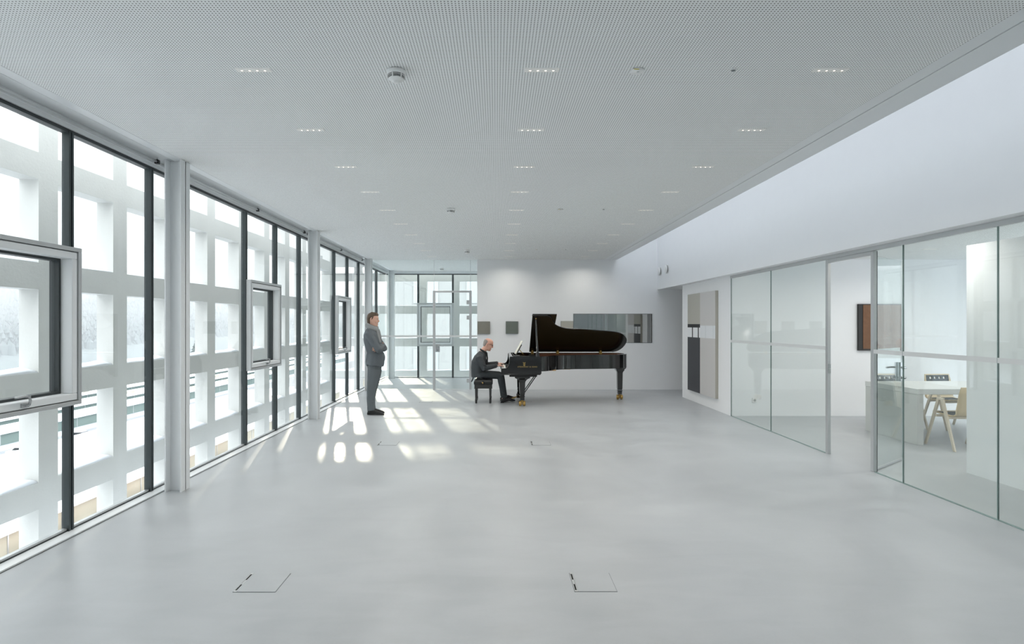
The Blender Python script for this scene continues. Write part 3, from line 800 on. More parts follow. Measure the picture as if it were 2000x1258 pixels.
# lid in its own plane, hinged along the bass side
TH = R(31.5); HY, HZ = PY1-.005, zr1+.014
def lid_pt(x, s, w=0): return Vector((x, HY-s*math.cos(TH)-w*math.sin(TH)*-1*0-0, HZ+s*math.sin(TH)))+Vector((0, math.sin(TH), math.cos(TH)))*w
lid_out = [Vector((.735, 0)), Vector((.725, 1.50))]+spline([(1.02, 1.50), (1.09, 1.44), (1.15, 1.27), (1.24, 1.12), (1.44, 1.005), (1.80, .965), (2.24, .905), (2.50, .855), (2.64, .78), (2.74, .66), (2.80, .50), (2.80, .34), (2.76, .17), (2.68, .05), (2.58, .0)], 6)
def slab(poly, w0, w1):
    mb = MB(); k = len(poly)
    mb.add([lid_pt(p.x, p.y, w0) for p in poly]+[lid_pt(p.x, p.y, w1) for p in poly], [tuple(range(k)), tuple(range(k, 2*k))[::-1]]+[(i, (i+1) % k, k+(i+1) % k, k+i) for i in range(k)])
    return mb
ld = slab(lid_out, 0, .022).build('lid', LIDIN, pn, .005, 2)
fo_ = [Vector((.735, .01)), Vector((.725, 1.51)), Vector((1.215, 1.51)), Vector((1.20, .01))]
slab(fo_, .024, .044).build('lid_flap', LIDIN, ld, .005, 2)
# thin moulded border on the underside of the lid
hb = MB()
e1 = [p for p in lid_out[1:] if p.x <= 2.81]
hb.tube([lid_pt(p.x-.0, p.y-.002, .010) for p in e1], .0105, 8)
hb.build('lid_edge', EBONY, ld)
for x in (.80, 1.36, 2.31):
    h = MB().box(x-.032, x+.032, HY-.05, HY-.008, zr1-.002, zr1+.006).box(x-.030, x+.030, HY-.078, HY-.070, zr1-.030, zr1+.018).box(x-.018, x+.018, HY-.078, HY-.070, zr1+.018, zr1+.052)
    h.cyl((x-.034, HY-.012, zr1+.010), (x+.034, HY-.012, zr1+.010), .007, 10).box(x-.03, x+.03, HY-.078, HY-.045, zr1-.004, zr1+.004)
    h.build('hinge', BRASS, pn, .003)
# prop stick
st_t = lid_pt(.80, 1.40, -.004); st_b = Vector((.815, PY0+.085, zr1))
sb = MB().tube([st_b, st_b.lerp(st_t, .06), st_b.lerp(st_t, .12), st_b.lerp(st_t, .5), st_t], [(.042, .012), (.036, .012), (.024, .012), (.017, .011), (.014, .010)], 10, up=(0, 1, 0))
so2 = sb.build('prop_stick', EBONY, pn)
MB().ball(st_t+Vector((0, -.004, .0)), .014, 10).build('prop_cup', BRASS, so2)
# latch knobs on the rim
for x in (1.75, 2.45):
    pass
# legs with double brass casters
def leg(x, y, ztop, wt=.150):
    l = MB()
    def sq(a, z): return [(x-a, y-a, z), (x+a, y-a, z), (x+a, y+a, z), (x-a, y+a, z)]
    prof = [(wt, ztop), (wt, ztop-.022), (wt*.79, ztop-.04), (.088, ztop-.062), (.066, ztop-.095), (.058, ztop-.12), (.057, ztop-.13), (.052, .24), (.045, .215), (.045, .208), (.052, .20), (.052, .185), (.045, .18), (.045, .118), (.03, .116)]
    l.loft([sq(a, z) for a, z in prof], True, False)
    lg = l.build('leg', EBONY, pn, .004, 2)
    c = MB().cyl((x, y, .116), (x, y, .085), .022, 14)
    c.box(x-.010, x+.010, y-.048, y+.048, .03, .10)
    for s in (-1, 1):
        c.lathe((x+s*.018, y, .052), [(.0, 0), (.046, 0), (.052, s*.006), (.052, s*.038), (.044, s*.046), (0, s*.046)], 22, 'x')
    c.build('caster', BRASS, lg)
    return lg
leg(.515, PY0+.16, .588); leg(.515, PY1-.16, .588)
lt = leg(2.655, 12.17, zr0, .112)
# pedal lyre
LX = .12
ly = MB().box(.32+LX, .44+LX, 11.68, 11.92, .56, .588)
for y in (11.71, 11.89): ly.tube([(.38+LX, y, .57), (.38+LX, y, .19)], .02, 10, ends=False)
ly.box(.30+LX, .46+LX, 11.64, 11.96, .10, .19)
lyo = ly.build('pedal_lyre', EBONY, pn, .006)
for y in (11.66, 11.94): MB().tube([(.86, y, .60), (.42+LX, y, .14)], .010, 8).build('lyre_brace', EBONY, lyo)
for y in (11.72, 11.80, 11.88):
    MB().tube([(.32+LX, y, .105), (.26+LX, y, .088), (.205+LX, y, .066), (.185+LX, y, .062)], [(.012, .006), (.014, .006), (.020, .006), (.018, .005)], 10, up=(0, 0, 1)).build('pedal', BRASS, lyo)
# gold lettering and emblem on the near cheek
MT = Matrix(((1, 0, 0, .61), (0, 0, -1, PY0-.0055), (0, 1, 0, .785), (0, 0, 0, 1)))
text_mesh('STEINWAY & SONS', .036, 'lettering', GOLDL, pn, MT, .0008, 1.0, 1.28)
em = MB(); cx_, cz_, ey = .548, .842, PY0-.0062
for s in (-1, 1):
    em.tube([(cx_+s*.004, ey, cz_-.026), (cx_+s*.019, ey, cz_-.014), (cx_+s*.016, ey, cz_+.008), (cx_+s*.014, ey, cz_+.020), (cx_+s*.022, ey, cz_+.032)], .0036, 8)
for k in (-.006, 0, .006): em.tube([(cx_+k, ey, cz_-.022), (cx_+k, ey, cz_+.026)], .0014, 6)
em.tube([(cx_-.017, ey, cz_+.022), (cx_+.017, ey, cz_+.022)], .0028, 6); em.box(cx_-.014, cx_+.014, ey-.003, ey+.003, cz_-.036, cz_-.029)
em.build('emblem', GOLDL, pn)

# sheet music on the desk
PAPER = mat('paper', (228, 225, 212), .8, var=.03)
sm = thing('sheet_music', (.42, 11.8, 1.0), 'open sheet music booklet standing on the piano desk', 'sheet music')
for k, (y0, y1, hgt) in enumerate(((11.50, 11.79, .305), (11.80, 12.09, .30))):
    desk_box(MB(), .0125, hgt, .0022, .009, y0, y1).build('page', PAPER, sm, .001)
desk_box(MB(), .0125, .295, .0004, .0021, 11.49, 12.10).build('cover', mat('cover_dark', (52, 54, 54), .6), sm)

# ---------------------------------------------------------------- piano bench
LEATH = mat('black_leather', (20, 22, 24), .42, var=.12, scale=60, bump=.15, bscale=120)
bn = thing('piano_bench', (-.262, 11.8, 0), 'black tufted leather piano bench under the seated pianist', 'bench')
bx0, bx1, by0, by1 = -.455, -.070, 11.51, 12.09
cu = MB(); nx, ny = 25, 37
rows = []
for i in range(nx):
    r_ = []
    for j in range(ny):
        u, v = i/(nx-1), j/(ny-1)
        du = abs((u*3) % 1-.5)*2; dv = abs((v*4) % 1-.5)*2
        e_ = min(1, 9*min(u, 1-u, v*1.4, (1-v)*1.4))**.5
        tuft = .5+.5*math.cos(math.pi*du); tv = .5+.5*math.cos(math.pi*dv)
        r_.append((bx0+u*(bx1-bx0), by0+v*(by1-by0), .443+.036*e_+.014*(tuft*.5+tv*.5)*e_))
    rows.append(r_)
base = len(cu.v); cu.v += [Vector(p) for r_ in rows for p in r_]
for i in range(nx-1):
    for j in range(ny-1):
        cu.f.append([base+i*ny+j, base+(i+1)*ny+j, base+(i+1)*ny+j+1, base+i*ny+j+1]); cu.s.append(True)
cu.box(bx0, bx1, by0, by1, .395, .445)
cuo = cu.build('cushion', LEATH, bn, .008, 2)
bt = MB()
for a in (1/3, 2/3):
    for b in (.25, .5, .75): bt.ball((bx0+a*(bx1-bx0), by0+b*(by1-by0), .483), (.009, .009, .005), 8)
bt.build('buttons', LEATH, cuo)
MB().box(bx0+.012, bx1-.012, by0+.012, by1-.012, .305, .394).box(bx0+.004, bx1-.004, by0+.004, by1-.004, .384, .3945).box(bx0+.006, bx1-.006, by0+.006, by1-.006, .305, .314).build('apron', EBONY, bn, .005)
for x in (bx0+.048, bx1-.048):
    for y in (by0+.048, by1-.048):
        l = MB()
        def sq(a, z): return [(x-a, y-a, z), (x+a, y-a, z), (x+a, y+a, z), (x-a, y+a, z)]
        l.loft([sq(a, z) for a, z in ((.026, .312), (.025, .29), (.019, .11), (.017, .105), (.022, .085), (.023, .05), (.019, 0))], True, False)
        l.build('leg', EBONY, bn, .003)
kn = MB().lathe(((bx0+bx1)/2-.01, by0-.001, .425), [(.034, .0), (.034, -.012), (.028, -.022), (.016, -.026), (0, -.026)], 12, 'y').build('height_knob', EBONY, bn)
MB().lathe(((bx0+bx1)/2-.01, by0-.0275, .425), [(.015, 0), (.015, -.004), (0, -.006)], 12, 'y').build('knob_badge', BRASS, kn)
# ---------------------------------------------------------------- people
SKIN = mat('skin', (214, 170, 150), .5, var=.05, scale=30)
SKIN2 = mat('skin_rosy', (216, 166, 146), .5, var=.06, scale=30)
WOOLG = mat('grey_wool', (96, 102, 106), .95, var=.14, scale=120, bump=.2, bscale=300)
WOOLD = mat('wool_crease_shade', (74, 79, 83), .95, var=.14, scale=120)  # same wool darkened, crease shade put into the colour of flap and vent
WOOLT = mat('grey_trousers', (100, 106, 109), .95, var=.1, scale=120, bump=.15, bscale=200)
SCARF = mat('knitted_scarf', (142, 144, 144), .95, var=.2, scale=80, bump=.5, bscale=160)
HAIRB = mat('brown_hair', (86, 68, 52), .55, var=.3, scale=60, stretch=(1, 1, 6), bump=.4)
HAIRG = mat('grey_stubble_hair', (150, 142, 136), .7, var=.2, scale=120)
DARKC = mat('charcoal_jacket', (62, 66, 69), .9, var=.12, scale=90, bump=.15, bscale=240)
DARKT = mat('black_trousers', (52, 57, 60), .9, var=.12, scale=90, bump=.15, bscale=200)
SHOEB = mat('black_suede', (28, 29, 30), .7, var=.1)
SHOEL = mat('black_shoe_leather', (22, 23, 25), .3, var=.1)
SHIRT = mat('black_shirt', (38, 41, 44), .85, var=.1)
EYE = mat('eye_white', (196, 186, 178), .4); IRIS = mat('iris', (60, 48, 40), .3); LIP = mat('lips', (186, 120, 108), .5)

def head_shape(mb, O, M, k=1.0, nose=1.0, jaw=1.0):
    """head facing local +x; O = centre of the head at ear height; M = rotation"""
    def P(x, y, z): return O+M @ (Vector((x, y, z))*k)
    # rings: z, front x, back x, half width, squareness
    prof = [(-.128, .062, -.030, .030), (-.118, .079, -.040, .046), (-.10, .086, -.052, .056), (-.078, .086, -.066, .063), (-.052, .086, -.082, .068), (-.02, .087, -.094, .072),
            (.012, .088, -.102, .075), (.04, .092, -.105, .077), (.068, .089, -.102, .076), (.092, .076, -.092, .070), (.110, .054, -.074, .056), (.121, .026, -.048, .036), (.1245, .0, -.022, .014)]
    rings = []
    for z, f, b, w in prof:
        c = (f+b)/2; a = (f-b)/2; q = []
        for i in range(24):
            t = 2*math.pi*i/24; ct, s_ = math.cos(t), math.sin(t)
            e = .85
            q.append(P(c+a*math.copysign(abs(ct)**e, ct), w*math.copysign(abs(s_)**.92, s_), z))
        rings.append(q)
    mb.loft(rings)
    # nose, brow, lips, chin, ears
    mb.tube([P(.084, 0, .022), P(.098, 0, .0), P(.112*nose, 0, -.022), P(.104, 0, -.034)], [.008*k, .0105*k, .0125*k, .010*k], 10)
    for s in (-1, 1):
        mb.ball(P(.098, s*.011, -.032), .0085*k, 8)
        mb.tube([P(.078, s*.045, .030), P(.089, s*.022, .035), P(.092, s*.004, .030)], [.008*k, .0095*k, .008*k], 8)
        mb.tube([P(.066, s*.045, -.018), P(.068, s*.047, -.04)], [.017*k, .016*k], 8)
        # ear
        mb.tube([P(-.012, s*.076, -.045), P(-.020, s*.083, -.02), P(-.022, s*.087, .005), P(-.010, s*.086, .022), P(.002, s*.078, .015)], [.006*k, .008*k, .009*k, .008*k, .005*k], 8)
    mb.tube([P(.085, -.020, -.066), P(.0925, 0, -.065), P(.085, .020, -.066)], .0062*k, 8)
    mb.tube([P(.083, -.018, -.077), P(.0905, 0, -.0765), P(.083, .018, -.077)], .0068*k, 8)
    mb.ball(P(.076, 0, -.108), (.017*k*jaw, .022*k, .015*k), 10)
    return P
def face_bits(P, k, par):
    for s in (-1, 1):
        e = MB().ball(P(.0775, s*.031, .010), .0098*k, 12).build('eye', EYE, par)
        MB().ball(P(.0850, s*.031, .0095), (.0046*k,)*3, 10).build('iris', IRIS, e)
    MB().tube([P(.0905, -.018, -.0713), P(.0985, 0, -.0712), P(.0905, .018, -.0713)], .0022*k, 8).build('lips', LIP, par)

def hand(mb, W, dirv, palm_n, side, k=1.0, curl=.35, spread=1.0, fcurls=None):
    """W wrist point, dirv towards the fingertips, palm_n out of the palm; side=+1: thumb towards dirv x palm_n"""
    d = Vector(dirv).normalized(); n = Vector(palm_n); n = (n-d*n.dot(d)).normalized(); t = d.cross(n)*side
    def P(a, b, c): return Vector(W)+(d*a+t*b+n*c)*k
    mb.tube([P(-.02, 0, 0), P(.02, 0, 0), P(.055, .002, 0), P(.088, .002, -.001)], [(.026*k, .019*k), (.031*k, .016*k), (.039*k, .0145*k), (.038*k, .0125*k)], 14, up=n)
    L = [.074, .083, .076, .060]
    for i in range(4):
        b = (.029-.0193*i); l = L[i]; c = curl if fcurls is None else fcurls[i]
        fan = (.10-.075*i)*spread
        p = P(.080, b, -.001); pts = [p]; ang = c*.5
        for q, f in enumerate((.45, .31, .24)):
            v = d*math.cos(ang)*math.cos(fan)+t*math.sin(fan)*math.cos(ang)+n*math.sin(ang)
            p = p+v*(l*f*k); pts.append(p); ang += c
        r = (.0088, .0084, .0078, .0066)
        mb.tube(pts, [x*k*(1 if i < 3 else .88) for x in r], 10)
    p = P(.018, .026, .006); pts = [p, P(.046, .050, .014), P(.070, .060, .020), P(.090, .058, .026)]
    mb.tube(pts, [.0125*k, .0105*k, .0095*k, .0078*k], 10)

# ======================= the standing man: grey suit, arms crossed, scarf
def standing():
    PY = 10.2
    def X(u): return -2.6685+u*.001689           # drawn side view -> place
    def Z(v): return 2.017-.001689*v
    def S(u, v, dy=0): return Vector((X(u), PY+dy, Z(v)))
    t = thing('person', (-2.2, PY, 0), 'standing man in a grey suit and scarf, arms crossed, watching the pianist', 'person')
    O = S(268, 190); M = Matrix.Rotation(R(2), 3, 'Y') @ Matrix.Rotation(R(-6), 3, 'Z')
    k = .985
    b = MB()
    P = head_shape(b, O, M, k)
    b.tube([S(252, 300), S(258, 250), S(264, 215)], [(.060, .066), (.056, .058), (.055, .055)], 14)          # neck
    b.tube([S(272, 690), S(282, 600), S(280, 500), S(262, 400), S(252, 330), S(250, 300)], [(.115, .075), (.11, .08), (.12, .085), (.14, .09), (.13, .075), (.075, .062)], 18, up=(1, 0, 0))
    for s in (-1, 1):                                    # legs: hip, knee, ankle, foot
        dx = 0 if s < 0 else -16
        b.tube([S(282, 700, s*.085), S(268, 820, s*.09), S(256+dx*.5, 935, s*.095), S(250+dx, 1040, s*.10), S(252+dx, 1150, s*.105)], [(.058, .065), (.055, .06), (.042, .046), (.042, .046), (.034, .036)], 14, up=(1, 0, 0))
        b.tube([S(250+dx, 1165, s*.105), S(300+dx, 1176, s*.108), S(360+dx, 1185, s*.112)], [(.036, .035), (.040, .028), (.034, .016)], 12)
    # arms: near arm (towards the camera) over, far arm under
    sh = S(236, 336, -.165); el = S(352, 505, -.215); wr = Vector((el.x+.035, PY+.055, el.z+.065))
    b.tube([sh, sh.lerp(el, .5), el], [.040, .038, .034], 12); b.tube([el, el.lerp(wr, .5), wr], [.034, .033, .027], 12)
    sh2 = S(240, 336, .165); el2 = S(360, 500, .20); wr2 = S(336, 492, -.13)
    b.tube([sh2, sh2.lerp(el2, .5), el2], [.040, .038, .034], 12); b.tube([el2, el2.lerp(wr2, .5), wr2], [.034, .033, .026], 12)
    hand(b, wr2, Vector((-.045, -.1, .0)), Vector((-.9, .3, .1)), 1, .92, .25)
    hand(b, wr, Vector((-.03, .09, .02)), Vector((-1, -.2, 0)), -1, .92, .35)
    body = remesh(b, 'body', SKIN, t, .0055, 3)
    face_bits(P, k, body)
    # hair: short brown, swept back, covers the back of the head
    h = MB()
    rings = []
    for z, f, bk, w in ((-.10, -.050, -.092, .050), (-.06, -.018, -.110, .070), (-.03, -.012, -.112, .0765), (.0, -.008, -.117, .080), (.03, .002, -.118, .083), (.055, .060, -.116, .084), (.078, .092, -.112, .083), (.098, .096, -.102, .077), (.116, .084, -.086, .066), (.130, .055, -.060, .048), (.136, .015, -.03, .022)):
        c = (f+bk)/2; a = (f-bk)/2
        rings.append([P(c+a*math.cos(2*math.pi*i/22), w*math.sin(2*math.pi*i/22), z) for i in range(22)])
    h.loft(rings)
    for s in (-1, 1):
        h.tube([P(.02, s*.080, .055), P(.008, s*.079, .03), P(.002, s*.078, .012)], [(.022, .008), (.018, .007), (.010, .005)], 8)
    for j in range(7):
        y = (-.05+.0167*j); h.tube([P(.088-.9*y*y*8, y, .088), P(.06, y*.95, .124), P(-.02, y*.9, .134), P(-.09, y*.8, .085)], [.009, .010, .011, .009], 8)
    remesh(h, 'hair', HAIRB, t, .006, 2)
    # jacket
    j = MB()
    j.tube([S(284, 672), S(290, 640), S(294, 600), S(288, 540), S(274, 470), S(258, 400), S(248, 345), S(250, 305), S(252, 285)],
           [(.205, .158), (.205, .160), (.195, .152), (.175, .140), (.190, .150), (.215, .152), (.215, .135), (.150, .105), (.09, .08)], 24, up=(1, 0, 0), ends=False)
    j.tube([S(228, 560, 0), S(222, 620, 0), S(222, 662, 0)], [(.125, .050), (.135, .055), (.13, .050)], 14, up=(1, 0, 0))
    j.tube([S(335, 530, 0), S(346, 560, 0), S(351, 590, 0), S(349, 615, 0), S(338, 640, 0)], [(.112, .050), (.12, .066), (.122, .076), (.115, .072), (.09, .055)], 14, up=(1, 0, 0))           # open front edge swinging forward
    j.tube([sh+Vector((.01, .03, .03)), sh, sh.lerp(el, .5), el], [.060, .070, .068, .060], 14); j.tube([el, el.lerp(wr, .5), wr.lerp(el, .12)], [.060, .055, .047], 14)
    j.tube([sh2+Vector((.01, -.03, .03)), sh2, sh2.lerp(el2, .5), el2], [.060, .070, .068, .060], 14); j.tube([el2, el2.lerp(wr2, .5), wr2.lerp(el2, .10)], [.060, .055, .046], 14)
    # creases of the sleeve and the waist
    j.tube([sh.lerp(el, .18)+Vector((.045, -.062, .0)), sh.lerp(el, .45)+Vector((.03, -.066, 0)), sh.lerp(el, .62)+Vector((.005, -.062, -.01))], [.006, .011, .005], 8)
    j.tube([el+Vector((-.05, -.045, .03)), el+Vector((-.0, -.06, .0)), el+Vector((.04, -.045, .02))], [.005, .011, .006], 8)
    jo = remesh(j, 'jacket', WOOLG, t, .0075, 3)
    MB().tube([S(256, 614, -.166), S(290, 610, -.168), S(322, 606, -.163)], [(.009, .020)]*3, 8, up=(0, 0, 1)).build('pocket_flap', WOOLD, jo)
    MB().tube([S(226, 545, -.112), S(224, 600, -.122), S(220, 668, -.118)], [(.005, .012)]*3, 8, up=(1, 0, 0)).build('side_vent', WOOLD, jo)
    for s, e, w_ in ((-1, el, wr), (1, el2, wr2)):
        c = w_.lerp(e, .13); dv = (w_-e).normalized()
        MB().tube([c-dv*.014, c+dv*.010], [.0485, .0475], 14, ends=False).build('cuff', WOOLG, jo)
    # trousers, slightly crumpled at the knee and shoe
    tr = MB()
    tr.tube([S(284, 640), S(282, 690), S(281, 730)], [(.165, .13), (.168, .128), (.155, .118)], 18, up=(1, 0, 0))
    for s in (-1, 1):
        dx = 0 if s < 0 else -14
        tr.tube([S(284, 720, s*.072), S(280, 770, s*.08), S(268, 850, s*.088), S(258+dx*.5, 930, s*.092), S(252+dx, 1030, s*.098), S(254+dx, 1100, s*.10), S(258+dx, 1150, s*.102)],
                [(.088, .115), (.091, .108), (.080, .092), (.069, .080), (.060, .068), (.056, .062), (.060, .066)], 16, up=(1, 0, 0), ends=False)
        for q, (u, v) in enumerate(((238, 905), (276, 930), (232, 1000), (276, 1060), (236, 1110), (272, 1128), (245, 845))):
            tr.tube([S(u+dx-14, v+8, s*.095-.040), S(u+dx, v-2, s*.095-.050), S(u+dx+16, v-12, s*.095-.040)], [.006, .012, .006], 8)
    remesh(tr, 'trousers', WOOLT, t, .0075, 3)
    # shoes with soles and laces
    for s in (-1, 1):
        dx = 0 if s < 0 else -22
        y = PY+s*.108
        sh_ = MB()
        sh_.tube([S(238+dx, 1178, s*.108), S(262+dx, 1168, s*.108), S(300+dx, 1170, s*.110), S(345+dx, 1178, s*.113), S(378+dx, 1184, s*.116)], [(.036, .036), (.042, .046), (.044, .042), (.046, .030), (.038, .022)], 16, up=(0, 0, 1))
        sh_.tube([S(250+dx, 1168, s*.108), S(256+dx, 1140, s*.106)], [(.046, .050), (.044, .048)], 14, up=(1, 0, 0))
        for p in sh_.v: p.z = max(p.z, .018)
        so_b = sh_.build('shoe', SHOEB, t)
        ou = MB(); pts = []
        for i in range(28):
            a = 2*math.pi*i/28; c, s_ = math.cos(a), math.sin(a)
            pts.append((X(308+dx)+.153*math.copysign(abs(c)**.8, c), y+s*.006*c+(.049+.006*c)*math.copysign(abs(s_)**.8, s_)))
        ou.prism(pts, 'z', 0.0, .022).build('sole', mat('shoe_sole', (48, 48, 48), .7, var=.1), so_b, .004)
        la = MB()
        for q in range(3): la.tube([S(296+q*14+dx, 1146+q*6, s*.11-.026), S(298+q*14+dx, 1141+q*6, s*.11), S(296+q*14+dx, 1146+q*6, s*.11+.026)], .003, 6)
        la.build('laces', mat('laces', (90, 90, 88), .8), so_b)
    # scarf: two wraps and a hanging end
    sc = MB()
    def loop(c, rx, ry, r, tilt, dz):
        n = 22; pts = []
        for i in range(n+1):
            a = 2*math.pi*i/n
            pts.append(c+Vector((rx*math.cos(a), ry*math.sin(a), -tilt*math.cos(a)+dz*math.sin(2*a))))
        return pts
    c = S(256, 262)
    sc.tube(loop(c, .088, .090, 0, .028, .006), [(.030, .036)]*23, 12, up=(0, 0, 1)); sc.tube(loop(c+Vector((.01, 0, -.032)), .098, .100, 0, .045, -.005), [(.028, .034)]*23, 12, up=(0, 0, 1))
    sc.tube([S(312, 290, -.03), S(322, 335, -.05), S(336, 385, -.055), S(348, 425, -.05)], [(.030, .046), (.026, .052), (.022, .052), (.016, .048)], 12, up=(0, 1, 0))
    sc.tube([S(316, 300, .05), S(330, 350, .06), S(342, 400, .06)], [(.026, .044), (.022, .048), (.016, .044)], 12, up=(0, 1, 0))
    remesh(sc, 'scarf', SCARF, t, .006, 2)
standing()

# ======================= the pianist: bald, glasses, dark jacket, seated
def pianist():
    PY = 11.79; K = 1105/11.75
    def W(px, py, dy=0): return Vector(((px-969)/K, PY+dy, 1.62-(py-633)/K))
    t = thing('person', (-.3, PY, 0), 'seated balding man with glasses in a dark jacket, playing the grand piano', 'person')
    O = W(953.5, 673.0); M = Matrix.Rotation(R(20), 3, 'Y')
    k = .99
    b = MB(); P = head_shape(b, O, M, k)
    b.tube([W(941, 690), W(945.5, 683), W(950.5, 677)], [(.066, .070), (.058, .058), (.056, .056)], 14)
    hip = W(934, 739); 
    b.tube([W(936, 728.5), W(933, 724), W(933, 714), W(936, 701), W(940.5, 691)], [(.125, .085), (.115, .08), (.12, .085), (.13, .08), (.08, .065)], 18, up=(1, 0, 0))
    legs = []
    for s, kn, an, to in ((-1, W(977.5, 733.4, -.13), W(985, 774, -.148), W(1003, 780.5, -.152)), (1, W(978, 733.4, .14), W(984, 774, .155), W(1003.5, 779.5, .16))):
        h0 = W(936, 730.9, s*.095)
        b.tube([h0, h0.lerp(kn, .5)+Vector((0, 0, .005)), kn], [(.062, .058), (.058, .055), (.045, .045)], 14)
        b.tube([kn, kn.lerp(an, .35), an], [(.045, .045), (.045, .046), (.034, .035)], 14, up=(1, 0, 0))
        b.tube([an+Vector((-.02, 0, -.03)), an.lerp(to, .5)+Vector((0, 0, -.02)), to+Vector((-.01, 0, .0))], [(.034, .034), (.038, .026), (.032, .014)], 12)
        legs.append((s, h0, kn, an, to))
    arms = []
    for s, sh, el, wr in ((-1, W(936.5, 698, -.185), W(946, 718.0, -.235), W(970, 713.4, -.14)), (1, W(938.5, 698, .185), W(950, 715, .235), W(972, 710.8, .12))):
        b.tube([sh, sh.lerp(el, .5), el], [.040, .038, .034], 12); b.tube([el, el.lerp(wr, .5), wr], [.034, .034, .026], 12)
        hand(b, wr, Vector((1, .12*-s*0+.05*s*-1, .02 if s < 0 else -.02)), Vector((-.12, 0, -1)), -s if s > 0 else 1, .96, .36, 1.1, (.30, .36, .42, .34))
        arms.append((s, sh, el, wr))
    body = remesh(b, 'body', SKIN2, t, .0055, 3); face_bits(P, k, body)
    # clipped grey fringe round the back of the bald head
    h = MB()
    rings = []
    for z, f, bk, w in ((-.062, -.055, -.094, .058), (-.045, -.035, -.100, .068), (-.02, -.022, -.106, .0765), (.01, -.010, -.112, .0805), (.035, .004, -.1145, .083), (.055, .012, -.113, .083), (.072, -.012, -.110, .079), (.084, -.045, -.104, .066)):
        c = (f+bk)/2; a = (f-bk)/2
        rings.append([P(c+a*math.cos(2*math.pi*i/22), w*math.sin(2*math.pi*i/22), z) for i in range(22)])
    h.loft(rings)
    remesh(h, 'hair', HAIRG, t, .005, 2)
    g = MB()
    for s in (-1, 1):
        pts = []
        for i in range(17):
            a = 2*math.pi*i/16; c, s_ = math.cos(a), math.sin(a)
            pts.append(P(.1015, s*.033+.024*math.copysign(abs(c)**.6, c), .008+.0155*math.copysign(abs(s_)**.6, s_)))
        g.tube(pts, .0026, 6, ends=False)
        g.tube([P(.100, s*.056, .013), P(.05, s*.0795, .016), P(.012, s*.0835, .018)], [.0030, .0034, .003], 6)
    g.tube([P(.102, -.010, .011), P(.104, 0, .014), P(.102, .010, .011)], .0026, 6)
    g.build('glasses', mat('dark_frames', (34, 32, 30), .35), t)
    # jacket: rounded back, tails hanging over the bench
    j = MB()
    j.tube([W(936.4, 736.2), W(936.4, 734.6), W(935.0, 729), W(934.6, 718), W(935.5, 708), W(938, 699.5), W(941.5, 692), W(943.5, 688)],
           [(.200, .165), (.205, .170), (.185, .158), (.182, .158), (.188, .158), (.172, .132), (.115, .096), (.078, .074)], 24, up=(1, 0, 0), ends=False)
    tl = [W(933, 722), W(927.5, 729), W(923.4, 737), W(920.0, 745.0), W(921.8, 745.6), W(924.6, 741.5), W(925.4, 736.6), W(936, 736.6)]
    j.prism([(q.x, q.z) for q in tl], 'y', PY-.15, PY+.15)
    for s, sh, el, wr in arms:
        j.tube([sh+Vector((.02, -s*.03, .02)), sh, sh.lerp(el, .5), el], [.066, .076, .070, .061], 14); j.tube([el, el.lerp(wr, .5), wr.lerp(el, .08)], [.061, .055, .046], 14)
        j.tube([el+Vector((-.035, s*.045, .045)), el+Vector((.01, s*.064, .02)), el+Vector((.05, s*.05, .01))], [.005, .010, .005], 8)
        j.tube([el+Vector((-.03, s*.05, .09)), el+Vector((.02, s*.062, .065)), el+Vector((.05, s*.04, .05))], [.005, .009, .005], 8)
    jo = remesh(j, 'jacket', DARKC, t, .0075, 3)
    for s, sh, el, wr in arms:
        c = wr.lerp(el, .10); dv = (wr-el).normalized()
        MB().tube([c-dv*.014, c+dv*.012], [.0475, .0468], 14, ends=False).build('cuff', DARKC, jo)
    cl = MB()
    n = 22; pts = []
    for i in range(n+1):
        a = 2*math.pi*i/n; c0 = W(944.4, 686.2)
        pts.append(c0+Vector((.066*math.cos(a), .068*math.sin(a), -.036*math.cos(a))))
    cl.tube(pts, [(.012, .024)]*(n+1), 10, up=(-.3, 0, 1)).tube([W(950.5, 690, -.02), W(951.8, 700, -.03), W(951.5, 712, -.03)], [(.018, .05), (.016, .06), (.012, .06)], 12, up=(0, 1, 0))
    remesh(cl, 'shirt', SHIRT, t, .006, 2)
    tr = MB()
    tr.tube([W(928.5, 730.5), W(936, 730.3), W(945, 730.3)], [(.165, .068), (.18, .072), (.165, .072)], 16, up=(0, 0, 1))
    for s, h0, kn, an, to in legs:
        tr.tube([h0, h0.lerp(kn, .5), kn.lerp(h0, .08), kn+Vector((.012, 0, -.01))], [(.095, .073), (.088, .074), (.076, .070), (.066, .060)], 16, up=(0, 0, 1))
        tr.tube([kn+Vector((0, 0, .0)), kn.lerp(an, .25), kn.lerp(an, .6), an+Vector((-.004, 0, -.012))], [(.070, .072), (.070, .076), (.062, .068), (.058, .066)], 16, up=(1, 0, 0), ends=False)
        for q, (f, e_) in enumerate(((.2, .0), (.5, .01), (.75, -.01), (.9, .0))):
            p = kn.lerp(an, f); tr.tube([p+Vector((-.055, -.035, .01)), p+Vector((e_, -.068, 0)), p+Vector((.055, -.035, -.012))], [.004, .009, .004], 8)
        p = h0.lerp(kn, .86); tr.tube([p+Vector((.0, -.06, -.05)), p+Vector((.012, -.074, 0)), p+Vector((.03, -.05, .05))], [.004, .009, .004], 8)
    remesh(tr, 'trousers', DARKT, t, .0075, 3)
